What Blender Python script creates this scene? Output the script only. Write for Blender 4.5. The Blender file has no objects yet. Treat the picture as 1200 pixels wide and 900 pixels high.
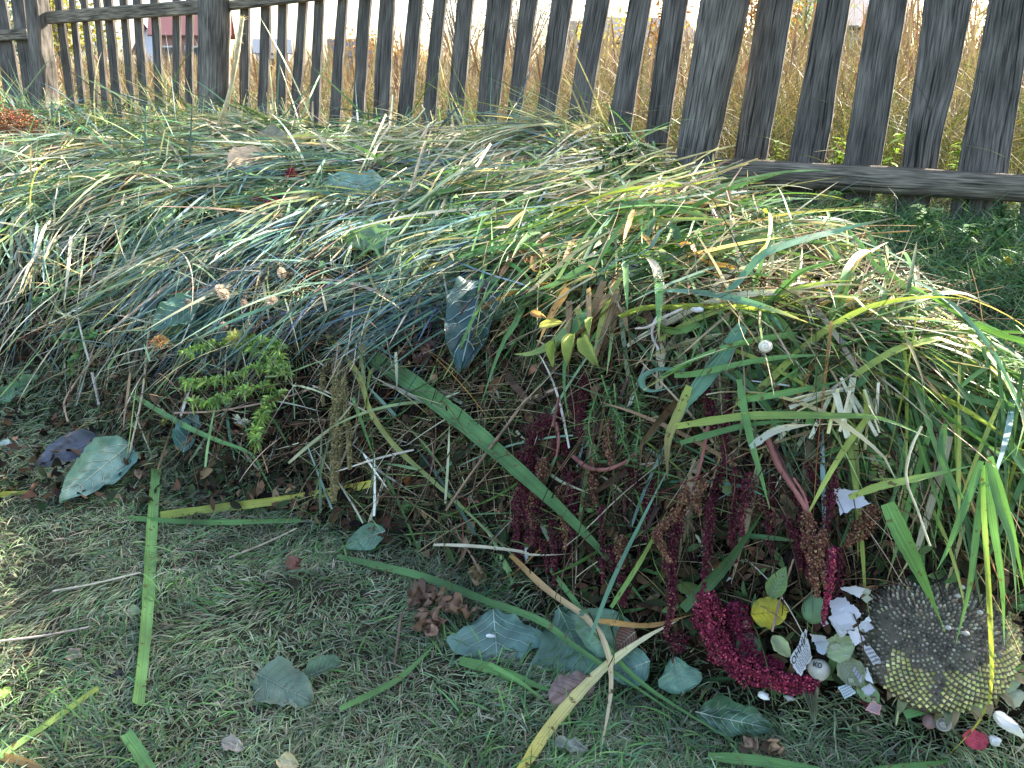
import bpy, math, time
import numpy as np
T0 = time.time()
R = np.random.default_rng(7)
sc = bpy.context.scene
COL = sc.collection

# ------------------------------------------------------------------ camera
F = 970.0; TH = math.radians(20.7); CZ = 0.95
CT, ST = math.cos(TH), math.sin(TH)
cam = bpy.data.cameras.new('camera'); camo = bpy.data.objects.new('camera', cam); COL.objects.link(camo)
cam.sensor_width = 36; cam.lens = F/1200*36; cam.clip_end = 2000; cam.clip_start = .02
camo.location = (0, 0, CZ); camo.rotation_euler = (math.pi/2-TH, 0, 0)
sc.camera = camo
EYE = np.array([0, 0, CZ])
def rays(px, py):
    u = (np.asarray(px, float)-600)/F; v = (np.asarray(py, float)-450)/F
    return np.stack([u, CT-v*ST, -ST-v*CT], -1)

# ------------------------------------------------------------------ ground shapes
def sst(a, b, x):
    t = np.clip((x-a)/(b-a), 0, 1); return t*t*(3-2*t)
_nt = R.random((64, 64))
def vnoise(x, y, f):
    x = np.asarray(x)*f+100; y = np.asarray(y)*f+100
    xi = np.floor(x).astype(int); yi = np.floor(y).astype(int); fx = x-xi; fy = y-yi
    fx = fx*fx*(3-2*fx); fy = fy*fy*(3-2*fy)
    g = lambda i, j: _nt[i % 64, j % 64]
    return (g(xi, yi)*(1-fx)+g(xi+1, yi)*fx)*(1-fy)+(g(xi, yi+1)*(1-fx)+g(xi+1, yi+1)*fx)*fy-.5
def ST_(x, y): return .84*x-.543*y, .543*x+.84*y
def XY_(s, t): return .84*s+.543*t, -.543*s+.84*t
def ground(x, y):
    s, t = ST_(x, y)
    d = np.hypot(x, y)
    g = .34*sst(1.2, 3.9, t) + .03*vnoise(x, y, 1.3)*sst(60, 20, d) + .012*vnoise(x, y, 6)*sst(60, 20, d)
    g = g + 1.2*sst(6, 45, t)*sst(-9, 8, s*.6+4) * 0.35
    return g
def heap(x, y):
    s, t = ST_(x, y)
    tb = np.interp(s, [-9, -2.3, -.87, -.24, .12, .6, 1.2], [.97, .97, 1.03, 1.10, 1.22, 1.6, 2.2]) + .16*vnoise(s, t*.2, 2.3)
    hf = np.interp(s, [-6, -2.3, -1.2, -.3, .5], [.30, .31, .42, .50, .46])
    q = t-tb
    steep = np.interp(s, [-3, -1.5, -.6], [.62, .52, .42])
    zc = .665
    prof = hf*sst(0, 1, q/steep)**.8 + (zc-hf)*np.clip((q-steep*.8)/1.55, 0, 1)**.8
    prof = prof*sst(3.75, 3.15, t)
    se = -1.42+(3.07-t)*.90+.09*vnoise(x, y, 3)
    prof = prof*sst(se+.42, se-.02, s)
    bump = .09*vnoise(x, y, 2.2)+.05*vnoise(x+3, y, 5)+.035*vnoise(x, y+5, 12)
    return prof + bump*sst(.02, .2, prof)
GX0, GX1, GY0, GY1, GD = -9.0, 5.0, .2, 9.0, .0125
gx = np.arange(GX0, GX1, GD); gy = np.arange(GY0, GY1, GD)
MX, MY = np.meshgrid(gx, gy, indexing='ij')
HG = np.maximum(ground(MX, MY), heap(MX, MY)-.01)
HEAPG = heap(MX, MY)-ground(MX, MY)
def look(G, x, y):
    i = np.clip((x-GX0)/GD, 0, G.shape[0]-2.001); j = np.clip((y-GY0)/GD, 0, G.shape[1]-2.001)
    a = i.astype(int); b = j.astype(int); fx = i-a; fy = j-b
    return (G[a, b]*(1-fx)+G[a+1, b]*fx)*(1-fy)+(G[a, b+1]*(1-fx)+G[a+1, b+1]*fx)*fy
def H(x, y): return look(HG, np.asarray(x, float), np.asarray(y, float))
def normal(P):
    e = .03
    x, y = P[..., 0], P[..., 1]
    n = np.stack([H(x-e, y)-H(x+e, y), H(x, y-e)-H(x, y+e), np.full_like(x, 2*e)], -1)
    return n/np.linalg.norm(n, axis=-1, keepdims=True)
def cast(px, py):
    px = np.atleast_1d(np.asarray(px, float)); py = np.atleast_1d(np.asarray(py, float))
    d = rays(px, py); n = len(d)
    tt = np.full(n, .55); hit = np.zeros(n, bool); prev = tt.copy()
    for i in range(520):
        P = EYE+d*tt[:, None]
        h = (P[:, 2] < H(P[:, 0], P[:, 1])) & ~hit
        lo = prev.copy(); hi = tt.copy()
        if h.any():
            for _ in range(6):
                m = (lo+hi)/2; Pm = EYE+d*m[:, None]; b = Pm[:, 2] < H(Pm[:, 0], Pm[:, 1])
                hi = np.where(h & b, m, hi); lo = np.where(h & ~b, m, lo)
            tt = np.where(h, hi, tt); hit |= h
        if hit.all(): break
        prev = np.where(hit, prev, tt); tt = np.where(hit, tt, tt+.014+.002*tt)
    return EYE+d*tt[:, None], tt, hit
def PT(pts, lift=0.0):
    """points of the photograph carried onto the surface they lie on, raised off it by lift metres"""
    pts = np.asarray(pts, float); P, t, h = cast(pts[:, 0], pts[:, 1])
    d = rays(pts[:, 0], pts[:, 1]); l = np.broadcast_to(np.asarray(lift, float), (len(pts),))
    return EYE+d*(t-l/np.linalg.norm(d, axis=1))[:, None]
def px2m(P): return float(np.dot(P-EYE, [0, CT, -ST]))/F

# ------------------------------------------------------------------ mesh + object helpers
def mesh_np(name, V, Fa, mat, col=None, uv=None, parent=None, smooth=True, origin=None, extra=None):
    V = np.asarray(V, np.float32).reshape(-1, 3)
    if origin is None:
        origin = np.array([V[:, 0].mean(), V[:, 1].mean(), V[:, 2].min()]) if parent is None else V.mean(0)
    origin = np.asarray(origin, float)
    me = bpy.data.meshes.new(name)
    Fs = Fa if isinstance(Fa, list) else [Fa]
    Fs = [np.asarray(f, np.int32) for f in Fs if len(f)]
    me.vertices.add(len(V)); me.vertices.foreach_set('co', (V-origin).astype(np.float32).ravel())
    loops = np.concatenate([f.ravel() for f in Fs]); tot = np.concatenate([np.full(len(f), f.shape[1]) for f in Fs])
    me.loops.add(len(loops)); me.loops.foreach_set('vertex_index', loops.astype(np.int32))
    me.polygons.add(len(tot)); st = np.concatenate([[0], np.cumsum(tot)[:-1]])
    me.polygons.foreach_set('loop_start', st.astype(np.int32)); me.polygons.foreach_set('loop_total', tot.astype(np.int32))
    me.polygons.foreach_set('use_smooth', np.full(len(tot), smooth))
    if col is not None:
        a = me.color_attributes.new('Col', 'FLOAT_COLOR', 'POINT')
        c = np.ones((len(V), 4), np.float32); c[:, :3] = np.asarray(col, np.float32).reshape(-1, 3) if np.size(col) > 3 else np.asarray(col)
        a.data.foreach_set('color', c.ravel())
    if uv is not None:
        l = me.uv_layers.new(name='UVMap'); l.data.foreach_set('uv', np.asarray(uv, np.float32).reshape(-1, 2)[loops].ravel())
    me.update(calc_edges=True); me.validate()
    me.materials.append(mat)
    o = bpy.data.objects.new(name, me); COL.objects.link(o)
    if parent is not None:
        w = np.array(parent.get('_w', parent.location)); o.parent = parent; o.location = origin-w
    else: o.location = origin
    WPOS[o.name] = origin
    return o
WPOS = {}
def child(name, V, Fa, mat, parent, **k):
    o = mesh_np(name, V, Fa, mat, **k)          # made in world space, then hung under its thing
    o.parent = parent; o.location = np.array(WPOS[o.name])-np.array(WPOS[parent.name]); return o
def empty(name, loc):
    o = bpy.data.objects.new(name, None); COL.objects.link(o); o.location = loc; o.empty_display_size = .05
    WPOS[o.name] = np.array(loc, float); return o
USED = {}
def tag(o, label=None, cat=None, group=None, kind=None):
    if label: o['label'] = label
    if cat: o['category'] = cat
    if group: o['group'] = group
    if kind: o['kind'] = kind
    return o
def nrm(v): return v/np.maximum(np.linalg.norm(v, axis=-1, keepdims=True), 1e-9)
def catmull(P, n):
    P = np.asarray(P, float)
    if len(P) < 3:
        t = np.linspace(0, 1, n)[:, None]; return P[0]*(1-t)+P[-1]*t
    Q = np.vstack([2*P[0]-P[1], P, 2*P[-1]-P[-2]])
    L = np.concatenate([[0], np.cumsum(np.linalg.norm(np.diff(P, axis=0), axis=1))]); L /= L[-1]
    out = []
    for x in np.linspace(0, 1, n):
        i = min(np.searchsorted(L, x, side='right')-1, len(P)-2); t = (x-L[i])/max(L[i+1]-L[i], 1e-9)
        a, b, c, d = Q[i], Q[i+1], Q[i+2], Q[i+3]
        out.append(.5*((2*b)+(-a+c)*t+(2*a-5*b+4*c-d)*t*t+(-a+3*b-3*c+d)*t**3))
    return np.array(out)

def ribbons(P, W0, width, prof, C0, C1=None, fold=0.0, tipc=None, twist=None):
    """N blades of K points; returns V, F, col, uv. fold>0 gives a keel down the middle"""
    N, K = P.shape[:2]
    d = nrm(np.diff(P, axis=1)); d = np.concatenate([d, d[:, -1:]], 1)
    W = np.empty_like(P); w = W0
    for k in range(K):
        w = nrm(w-(w*d[:, k]).sum(-1, keepdims=True)*d[:, k])
        if twist is not None and k: tw_ = (twist/K)[:, None]; w = w*np.cos(tw_)+np.cross(d[:, k], w)*np.sin(tw_)
        W[:, k] = w
    nn = np.cross(W, d)
    half = (np.asarray(width).reshape(-1, 1)*np.asarray(prof)[None]*.5)[..., None]
    if fold:
        mid = P - nn*half*fold*2
        V = np.stack([P-W*half, mid, P+W*half], 2); A = 3
    else:
        V = np.stack([P-W*half, P+W*half], 2); A = 2
    idx = np.arange(N*K*A).reshape(N, K, A)
    Fq = np.stack([idx[:, :-1, :-1], idx[:, :-1, 1:], idx[:, 1:, 1:], idx[:, 1:, :-1]], -1).reshape(-1, 4)
    t = np.linspace(0, 1, K)[None, :, None]
    if C1 is None: C1 = C0
    C = C0[:, None]*(1-t)+C1[:, None]*t
    if tipc is not None:
        m = np.clip((t-.78)/.22, 0, 1); C = C*(1-m)+tipc[:, None]*m
    C = np.repeat(C[:, :, None], A, 2)
    u = np.broadcast_to(np.linspace(0, 1, A)[None, None], (N, K, A)); v = np.broadcast_to(np.linspace(0, 1, K)[None, :, None], (N, K, A))
    uv = np.stack([u+np.arange(N)[:, None, None]*0, v], -1)
    return V.reshape(-1, 3), Fq, C.reshape(-1, 3), uv.reshape(-1, 2)

def tubes(P, rad, C, sides=4):
    N, K = P.shape[:2]
    d = nrm(np.gradient(P, axis=1)); up = np.broadcast_to(np.array([.13, .31, .94]), d.shape)
    a = nrm(np.cross(d, up)); b = np.cross(d, a)
    an = np.linspace(0, 2*np.pi, sides, endpoint=False)
    rad = np.broadcast_to(rad, (N, K))[..., None, None]
    V = P[:, :, None]+rad*(a[:, :, None]*np.cos(an)[None, None, :, None]+b[:, :, None]*np.sin(an)[None, None, :, None])
    idx = np.arange(N*K*sides).reshape(N, K, sides); nx = np.roll(idx, -1, 2)
    Fq = np.stack([idx[:, :-1], idx[:, 1:], nx[:, 1:], nx[:, :-1]], -1).reshape(-1, 4)
    Cc = np.broadcast_to(np.asarray(C)[:, None, None] if np.ndim(C) == 2 else np.asarray(C), (N, K, sides, 3))
    uv = np.stack(np.broadcast_arrays(np.linspace(0, 1, sides)[None, None], np.linspace(0, 1, K)[None, :, None]+np.zeros((N, 1, 1))), -1)
    return V.reshape(-1, 3), Fq, Cc.reshape(-1, 3), uv.reshape(-1, 2)

def drape(P0, D0, L, K, off, droop, wig=.0, push=.0, kink=0.0):
    """lay N stalks down: each walks along its direction, sags, and rests on whatever is under it"""
    N = len(P0); P = np.empty((N, K, 3)); pos = P0.copy(); pos[:, 2] = np.maximum(pos[:, 2], H(pos[:, 0], pos[:, 1])+off)
    d = nrm(D0); seg = (L/(K-1))[:, None]; P[:, 0] = pos
    curl = R.normal(0, 1, (N, 1))*wig
    for k in range(1, K):
        side = nrm(np.cross(d, [0, 0, 1.0]))
        d = nrm(d+side*curl*seg*8+R.normal(0, 1, (N, 3))*wig*.12+np.array([0, 0, -1.0])*(droop[:, None]*seg))
        if kink:
            b_ = (R.random(N) < kink)[:, None]; d = np.where(b_, nrm(d+R.normal(0, .55, (N, 3))+np.array([0, 0, -.35])), d)
        if kink: d[:, 2] = np.minimum(d[:, 2], .22); d = nrm(d)
        new = pos+d*seg
        h = H(new[:, 0], new[:, 1])+off
        low = new[:, 2] < h
        lift = np.where(low, np.minimum(h-new[:, 2], seg[:, 0]*.75), 0)
        new[:, 2] += lift
        d = np.where(low[:, None], nrm(new-pos), d)
        pos = new; P[:, k] = pos
    return P
def join(parts):
    V, Fa, C, U = [], [], [], []; n = 0
    for v, f, c, u in parts:
        V.append(v); Fa.append(f+n); C.append(c); U.append(u); n += len(v)
    return np.concatenate(V), np.concatenate(Fa), np.concatenate(C), np.concatenate(U)
def pal(cols, n, var=.18, w=None):
    c = np.array(cols)[R.choice(len(cols), n, p=None if w is None else np.array(w)/sum(w))]
    return np.clip(c*np.exp(R.normal(0, var, (n, 1)))*np.exp(R.normal(0, var*.25, (n, 3))), 0, .85)

# ------------------------------------------------------------------ materials
def newmat(name):
    m = bpy.data.materials.new(name); m.use_nodes = True; nt = m.node_tree; nt.nodes.clear()
    return m, nt, nt.nodes.new, nt.links.new
def plant_mat(name, rough=.5, trans=.35, vein=False, noise=14, spec=.4, bump=0.0, blot=None):
    m, nt, N, Lk = newmat(name)
    out = N('ShaderNodeOutputMaterial'); p = N('ShaderNodeBsdfPrincipled'); tr = N('ShaderNodeBsdfTranslucent'); mx = N('ShaderNodeMixShader')
    at = N('ShaderNodeAttribute'); at.attribute_name = 'Col'
    geo = N('ShaderNodeNewGeometry'); nz = N('ShaderNodeTexNoise'); nz.inputs['Scale'].default_value = noise; nz.inputs['Detail'].default_value = 5
    Lk(geo.outputs['Position'], nz.inputs['Vector'])
    mr = N('ShaderNodeMapRange'); mr.inputs[1].default_value = .3; mr.inputs[2].default_value = .7; mr.inputs[3].default_value = .62; mr.inputs[4].default_value = 1.38
    Lk(nz.outputs['Fac'], mr.inputs[0])
    mul = N('ShaderNodeVectorMath'); mul.operation = 'SCALE'; Lk(at.outputs['Color'], mul.inputs[0]); Lk(mr.outputs[0], mul.inputs['Scale'])
    last = mul.outputs[0]
    if vein:
        uv = N('ShaderNodeUVMap'); mp = N('ShaderNodeMapping'); mp.inputs['Scale'].default_value = (16, 1.2, 1); Lk(uv.outputs[0], mp.inputs[0])
        n2 = N('ShaderNodeTexNoise'); n2.inputs['Scale'].default_value = 1.0; n2.inputs['Detail'].default_value = 2; Lk(mp.outputs[0], n2.inputs['Vector'])
        m2 = N('ShaderNodeMapRange'); m2.inputs[1].default_value = .35; m2.inputs[2].default_value = .65; m2.inputs[3].default_value = .72; m2.inputs[4].default_value = 1.3; Lk(n2.outputs['Fac'], m2.inputs[0])
        s2 = N('ShaderNodeVectorMath'); s2.operation = 'SCALE'; Lk(last, s2.inputs[0]); Lk(m2.outputs[0], s2.inputs['Scale']); last = s2.outputs[0]
        bp = N('ShaderNodeBump'); bp.inputs['Strength'].default_value = .35; bp.inputs['Distance'].default_value = .002
        Lk(n2.outputs['Fac'], bp.inputs['Height']); Lk(bp.outputs[0], p.inputs['Normal'])
    if blot:
        n3 = N('ShaderNodeTexNoise'); n3.inputs['Scale'].default_value = blot[0]; n3.inputs['Detail'].default_value = 6; Lk(geo.outputs['Position'], n3.inputs['Vector'])
        m3 = N('ShaderNodeMapRange'); m3.inputs[1].default_value = blot[1]; m3.inputs[2].default_value = blot[1]+.06; Lk(n3.outputs['Fac'], m3.inputs[0])
        mc = N('ShaderNodeMix'); mc.data_type = 'RGBA'; Lk(m3.outputs[0], mc.inputs['Factor']); Lk(last, mc.inputs[6]); mc.inputs[7].default_value = (*blot[2], 1); last = mc.outputs[2]
    if bump:
        bp = N('ShaderNodeBump'); bp.inputs['Strength'].default_value = .6; bp.inputs['Distance'].default_value = bump
        n4 = N('ShaderNodeTexNoise'); n4.inputs['Scale'].default_value = 90; n4.inputs['Detail'].default_value = 4; Lk(geo.outputs['Position'], n4.inputs['Vector'])
        Lk(n4.outputs['Fac'], bp.inputs['Height']); Lk(bp.outputs[0], p.inputs['Normal'])
    Lk(last, p.inputs['Base Color']); p.inputs['Roughness'].default_value = rough; p.inputs['Specular IOR Level'].default_value = spec
    if trans:
        tc = N('ShaderNodeVectorMath'); tc.operation = 'MULTIPLY'; tc.inputs[1].default_value = (1.25, 1.35, .7); Lk(last, tc.inputs[0]); Lk(tc.outputs[0], tr.inputs['Color'])
        mx.inputs[0].default_value = trans; Lk(p.outputs[0], mx.inputs[1]); Lk(tr.outputs[0], mx.inputs[2]); Lk(mx.outputs[0], out.inputs[0])
    else: Lk(p.outputs[0], out.inputs[0])
    return m
M_GRASS = plant_mat('fine_grass', .55, .18, noise=14, spec=.18)
M_LAWN = plant_mat('lawn_blades', .55, .25, noise=6, spec=.2)
M_IRIS = plant_mat('iris_leaf_skin', .48, .25, vein=True, noise=11, spec=.28, blot=(70, .62, (.12, .09, .03)))
M_STRAW = plant_mat('straw_skin', .6, .15, vein=True, noise=20, spec=.2)
M_LEAF = plant_mat('leaf_skin', .55, .25, spec=.25, noise=22, bump=.003, blot=(45, .66, (.11, .075, .035)))
M_CABB = plant_mat('cabbage_leaf_skin', .38, .18, noise=25, bump=.002, spec=.5)
M_DRY = plant_mat('dry_leaf_skin', .7, .2, noise=30, bump=.004)
M_DEBRIS = plant_mat('rotting_litter', .85, .05, noise=25, spec=.08)
M_AMAR = plant_mat('amaranth_florets', .75, .15, noise=60, spec=.2)
M_DULL = plant_mat('dull_solid', .7, 0, noise=60, bump=.002)
M_PAPER = plant_mat('newsprint_paper', .8, .25, noise=8)
M_SHELL = plant_mat('shell_surface', .45, 0, noise=40)

def soil_mat(name, c1, c2, sc1=8, disp=.02):
    m, nt, N, Lk = newmat(name)
    out = N('ShaderNodeOutputMaterial'); p = N('ShaderNodeBsdfPrincipled'); geo = N('ShaderNodeNewGeometry')
    n = N('ShaderNodeTexNoise'); n.inputs['Scale'].default_value = sc1; n.inputs['Detail'].default_value = 12; n.inputs['Roughness'].default_value = .7
    Lk(geo.outputs['Position'], n.inputs['Vector'])
    r = N('ShaderNodeValToRGB'); r.color_ramp.elements[0].position = .35; r.color_ramp.elements[1].position = .68
    r.color_ramp.elements[0].color = (*c1, 1); r.color_ramp.elements[1].color = (*c2, 1)
    Lk(n.outputs['Fac'], r.inputs[0]); Lk(r.outputs[0], p.inputs['Base Color']); p.inputs['Roughness'].default_value = .95; p.inputs['Specular IOR Level'].default_value = .1
    b = N('ShaderNodeBump'); b.inputs['Distance'].default_value = disp; b.inputs['Strength'].default_value = .8
    n2 = N('ShaderNodeTexNoise'); n2.inputs['Scale'].default_value = sc1*7; n2.inputs['Detail'].default_value = 8; Lk(geo.outputs['Position'], n2.inputs['Vector'])
    Lk(n2.outputs['Fac'], b.inputs['Height']); Lk(b.outputs[0], p.inputs['Normal']); Lk(p.outputs[0], out.inputs[0])
    return m
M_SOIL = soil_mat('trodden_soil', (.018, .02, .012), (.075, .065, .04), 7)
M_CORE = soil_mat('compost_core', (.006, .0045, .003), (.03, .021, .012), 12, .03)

def wood_mat(name, dark, light, warm=0.0):
    m, nt, N, Lk = newmat(name)
    out = N('ShaderNodeOutputMaterial'); p = N('ShaderNodeBsdfPrincipled'); uv = N('ShaderNodeUVMap')
    oi = N('ShaderNodeObjectInfo'); add = N('ShaderNodeVectorMath'); add.operation = 'ADD'
    rs = N('ShaderNodeVectorMath'); rs.operation = 'SCALE'; rs.inputs[0].default_value = (37, 53, 11); Lk(oi.outputs['Random'], rs.inputs['Scale'])
    Lk(uv.outputs[0], add.inputs[0]); Lk(rs.outputs[0], add.inputs[1])
    def nz(sx, sy, det, dist=0.0):
        mp = N('ShaderNodeMapping'); mp.inputs['Scale'].default_value = (sx, sy, 1); Lk(add.outputs[0], mp.inputs[0])
        n = N('ShaderNodeTexNoise'); n.inputs['Scale'].default_value = 1; n.inputs['Detail'].default_value = det; n.inputs['Distortion'].default_value = dist
        Lk(mp.outputs[0], n.inputs['Vector']); return n
    grain = nz(190, 7, 10, .15); patch = nz(14, 4, 8); crack = nz(75, 2.2, 5, .15); fleck = nz(220, 60, 3)
    r = N('ShaderNodeValToRGB'); e = r.color_ramp.elements; e[0].position = .3; e[1].position = .72; e[0].color = (*dark, 1); e[1].color = (*light, 1)
    Lk(grain.outputs['Fac'], r.inputs[0])
    mr = N('ShaderNodeMapRange'); mr.inputs[1].default_value = .3; mr.inputs[2].default_value = .7; mr.inputs[3].default_value = .55; mr.inputs[4].default_value = 1.45; Lk(patch.outputs['Fac'], mr.inputs[0])
    mul = N('ShaderNodeVectorMath'); mul.operation = 'SCALE'; Lk(r.outputs[0], mul.inputs[0]); Lk(mr.outputs[0], mul.inputs['Scale'])
    cr = N('ShaderNodeMapRange'); cr.inputs[1].default_value = .33; cr.inputs[2].default_value = .40; cr.inputs[3].default_value = .25; cr.inputs[4].default_value = 1; Lk(crack.outputs['Fac'], cr.inputs[0])
    mu2 = N('ShaderNodeVectorMath'); mu2.operation = 'SCALE'; Lk(mul.outputs[0], mu2.inputs[0]); Lk(cr.outputs[0], mu2.inputs['Scale'])
    fl = N('ShaderNodeMapRange'); fl.inputs[1].default_value = .7; fl.inputs[2].default_value = .76; fl.inputs[3].default_value = 0; fl.inputs[4].default_value = .35; Lk(fleck.outputs['Fac'], fl.inputs[0])
    mc = N('ShaderNodeMix'); mc.data_type = 'RGBA'; Lk(fl.outputs[0], mc.inputs['Factor']); Lk(mu2.outputs[0], mc.inputs[6]); mc.inputs[7].default_value = (.28, .29, .27, 1)
    Lk(mc.outputs[2], p.inputs['Base Color']); p.inputs['Roughness'].default_value = .75; p.inputs['Specular IOR Level'].default_value = .12
    b = N('ShaderNodeBump'); b.inputs['Distance'].default_value = .006; b.inputs['Strength'].default_value = .9
    ad = N('ShaderNodeMath'); ad.operation = 'ADD'; Lk(grain.outputs['Fac'], ad.inputs[0]); Lk(cr.outputs[0], ad.inputs[1])
    Lk(ad.outputs[0], b.inputs['Height']); Lk(b.outputs[0], p.inputs['Normal']); Lk(p.outputs[0], out.inputs[0])
    return m
M_PLANK = wood_mat('weathered_plank', (.04, .036, .032), (.205, .185, .16))
M_POST = wood_mat('weathered_post', (.05, .045, .04), (.27, .24, .2))
M_RAIL = wood_mat('mossy_rail', (.04, .033, .025), (.36, .30, .22))

# ------------------------------------------------------------------ ground + heap body
def axis(a, b, lo, hi, st):
    inner = np.arange(a, b, st); k = np.geomspace(st, abs(hi-b), 40); j = np.geomspace(st, abs(lo-a), 40)
    return np.concatenate([a-j[::-1], inner, b+k])
ax = axis(-9, 5, -700, 700, .06); ay = axis(-1.5, 9, -60, 900, .06)
X, Y = np.meshgrid(ax, ay, indexing='ij'); Z = ground(X, Y)
idx = np.arange(X.size).reshape(X.shape)
Q = np.stack([idx[:-1, :-1], idx[1:, :-1], idx[1:, 1:], idx[:-1, 1:]], -1).reshape(-1, 4)
g = mesh_np('ground', np.stack([X, Y, Z], -1), Q, M_SOIL, origin=(0, 0, 0)); tag(g, kind='structure')
# the heap's packed inside
ss = np.arange(-8.5, 1.6, .03); tq = np.arange(.6, 4.0, .03)
S_, T_ = np.meshgrid(ss, tq, indexing='ij'); X, Y = XY_(S_, T_); Z = heap(X, Y)-.03
Z += .03*vnoise(X, Y, 25)*sst(.02, .2, heap(X, Y)); Zg = ground(X, Y)
keep = (Z > Zg-.06); Z = np.maximum(Z, Zg-.06)
idx = np.arange(X.size).reshape(X.shape)
kq = keep[:-1, :-1] | keep[1:, :-1] | keep[1:, 1:] | keep[:-1, 1:]
Q = np.stack([idx[:-1, :-1], idx[1:, :-1], idx[1:, 1:], idx[:-1, 1:]], -1)[kq]
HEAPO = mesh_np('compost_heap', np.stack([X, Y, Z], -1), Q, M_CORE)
tag(HEAPO, 'long dark mound of rotting garden waste under the fence', 'compost heap', kind='stuff')

# ------------------------------------------------------------------ fence
P0 = np.array([1.59, 3.9]); FD = np.array([-.84, .543]); FN = np.array([.543, .84])   # line, direction (leftwards), away from camera
def fpt(px, py, off=0.0):
    d = rays(px, py); c = FN@P0+off; t = c/(FN@d[:2]); return EYE+d*t
def loft(rings, uvs):
    M, C = rings.shape[:2]; V = rings.reshape(-1, 3); idx = np.arange(M*C).reshape(M, C); nx = np.roll(idx, -1, 1)
    Fq = np.stack([idx[:-1], nx[:-1], nx[1:], idx[1:]], -1).reshape(-1, 4)
    caps = [np.array([idx[0][::-1]]), np.array([idx[-1]])]
    return V, [Fq]+caps, uvs.reshape(-1, 2)
fence = empty('picket_fence', (*P0, .34)); tag(fence, 'weathered dark grey wooden picket fence standing behind the heap', 'fence')
def plank(bx, by, tx, ty, wb, wt, thick=.024, off=0.0, name='plank', mat=None, round_=False, top=1.78, waney=.006, label=None):
    B = fpt(bx, by, off); Tp = fpt(tx, ty, off); ax_ = Tp-B
    gb = float(ground(B[0], B[1]))-.12
    a = (gb-B[2])/ax_[2]; b = (top+R.uniform(-.06, .06)-B[2])/ax_[2]
    w0 = wb*px2m(B); w1 = wt*px2m(Tp)
    # widths in the photograph are across the view: turn them into widths along the fence
    M_ = 34; k = np.linspace(a, b, M_); cen = B+ax_*k[:, None]
    cosv = abs(np.dot(nrm((B-EYE)[:2]), FN)); cosv = max(cosv, .3)
    w = (w0+(w1-w0)*np.clip(k, -.3, 1.3)-(0 if round_ else .7)*thick*math.sqrt(max(0, 1-cosv**2)))/cosv
    sd = np.array([*FD, 0]); fn = np.array([*FN, 0]); L = np.linalg.norm(ax_)*(k-a)
    ph = R.uniform(0, 50)
    wl = waney*(vnoise(L, L*0+ph, 4)*2+vnoise(L, L*0+ph+9, 14)); wr = waney*(vnoise(L, L*0+ph+20, 4)*2+vnoise(L, L*0+ph+31, 14))
    if round_:
        C = 14; an = np.linspace(0, 2*np.pi, C, endpoint=False)
        rr = 1+.07*np.stack([vnoise(L*1.0, L*0+i*3.1+ph, 6) for i in range(C)], 1)+.06*vnoise(an*2+ph, an*0, 1)[None]
        sq = (np.abs(np.cos(an))**4+np.abs(np.sin(an))**4)**(-.12)
        rings = cen[:, None]+(sd*np.cos(an)[None, :, None]*(w/2)[:, None, None]+fn*np.sin(an)[None, :, None]*thick/2)*rr[..., None]*sq[None, :, None]
        uu = an/(2*np.pi)*.5
    else:
        e = .004; cs = np.array([[-1, -.5, 0, e], [-1, .5, 0, -e], [-1, .5, e, 0], [1, .5, -e, 0], [1, .5, 0, -e], [1, -.5, 0, e], [1, -.5, -e, 0], [-1, -.5, e, 0]])
        rings = np.empty((M_, 8, 3)); bow = .01*np.sin(k*2+ph)
        for i, (sx, sy, ex, ey) in enumerate(cs):
            side = sx*w/2+np.where(sx < 0, wl, wr)+ex
            rings[:, i] = cen+sd*side[:, None]+fn*(sy*thick+ey+bow)[:, None]
        uu = np.array([0, .02, .03, .15, .17, .19, .2, .35])
    uvs = np.stack(np.broadcast_arrays(uu[None], L[:, None]), -1)
    V, Fa, U = loft(rings, uvs)
    o = child(name, V, Fa, mat or M_PLANK, fence, uv=U, smooth=False if not round_ else True)
    if label: o['label'] = label
    return o
BAYS = [  # bottom x,y ; top x,y ; width bottom, top (photo px)
 (20, 139, -3, 0, 20, 16), (38, 135, 22, 0, 15, 14),
 (86, 140, 70, 0, 10, 9), (100, 140, 84, 0, 8, 8), (112, 141, 99, 0, 8, 8), (125, 141, 112, 0, 8, 8), (138, 143, 127, 0, 11, 11), (155, 143, 146, 0, 9, 9),
 (170, 143, 162, 0, 11, 10), (188, 143, 180, 0, 11, 10), (207, 144, 206, 0, 10, 9), (223, 144, 224, 0, 10, 9),
 (287, 143, 289, 0, 12, 12), (307, 145, 311, 0, 13, 12), (330, 143, 333, 0, 12, 12), (346, 140, 354, 0, 12, 12), (367, 140, 375, 0, 13, 12), (394, 140, 402, 0, 14, 13),
 (420, 135, 430, 0, 15, 16), (448, 138, 455, 0, 20, 19), (476, 138, 487, 0, 19, 18), (502, 138, 517, 0, 17, 16), (533, 140, 547, 0, 20, 20), (570, 143, 587, 0, 27, 31),
 (600, 150, 620, 0, 17, 22), (635, 163, 660, 0, 22, 26), (673, 167, 702, 0, 25, 29), (725, 163, 750, 0, 28, 27), (768, 173, 793, 0, 28, 31),
 (880, 177, 910, 0, 38, 41), (947, 177, 977, 0, 41, 37), (1013, 177, 1042, 0, 42, 42), (1080, 180, 1112, 0, 40, 49), (1155, 180, 1185, 0, 52, 46), (1236, 180, 1270, 0, 50, 50), (1310, 185, 1352, 0, 48, 48), (1390, 185, 1440, 0, 50, 50)]
for i, b in enumerate(BAYS): plank(*b, off=.03+R.uniform(-.004, .004), waney=R.uniform(.002, .006))
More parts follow.
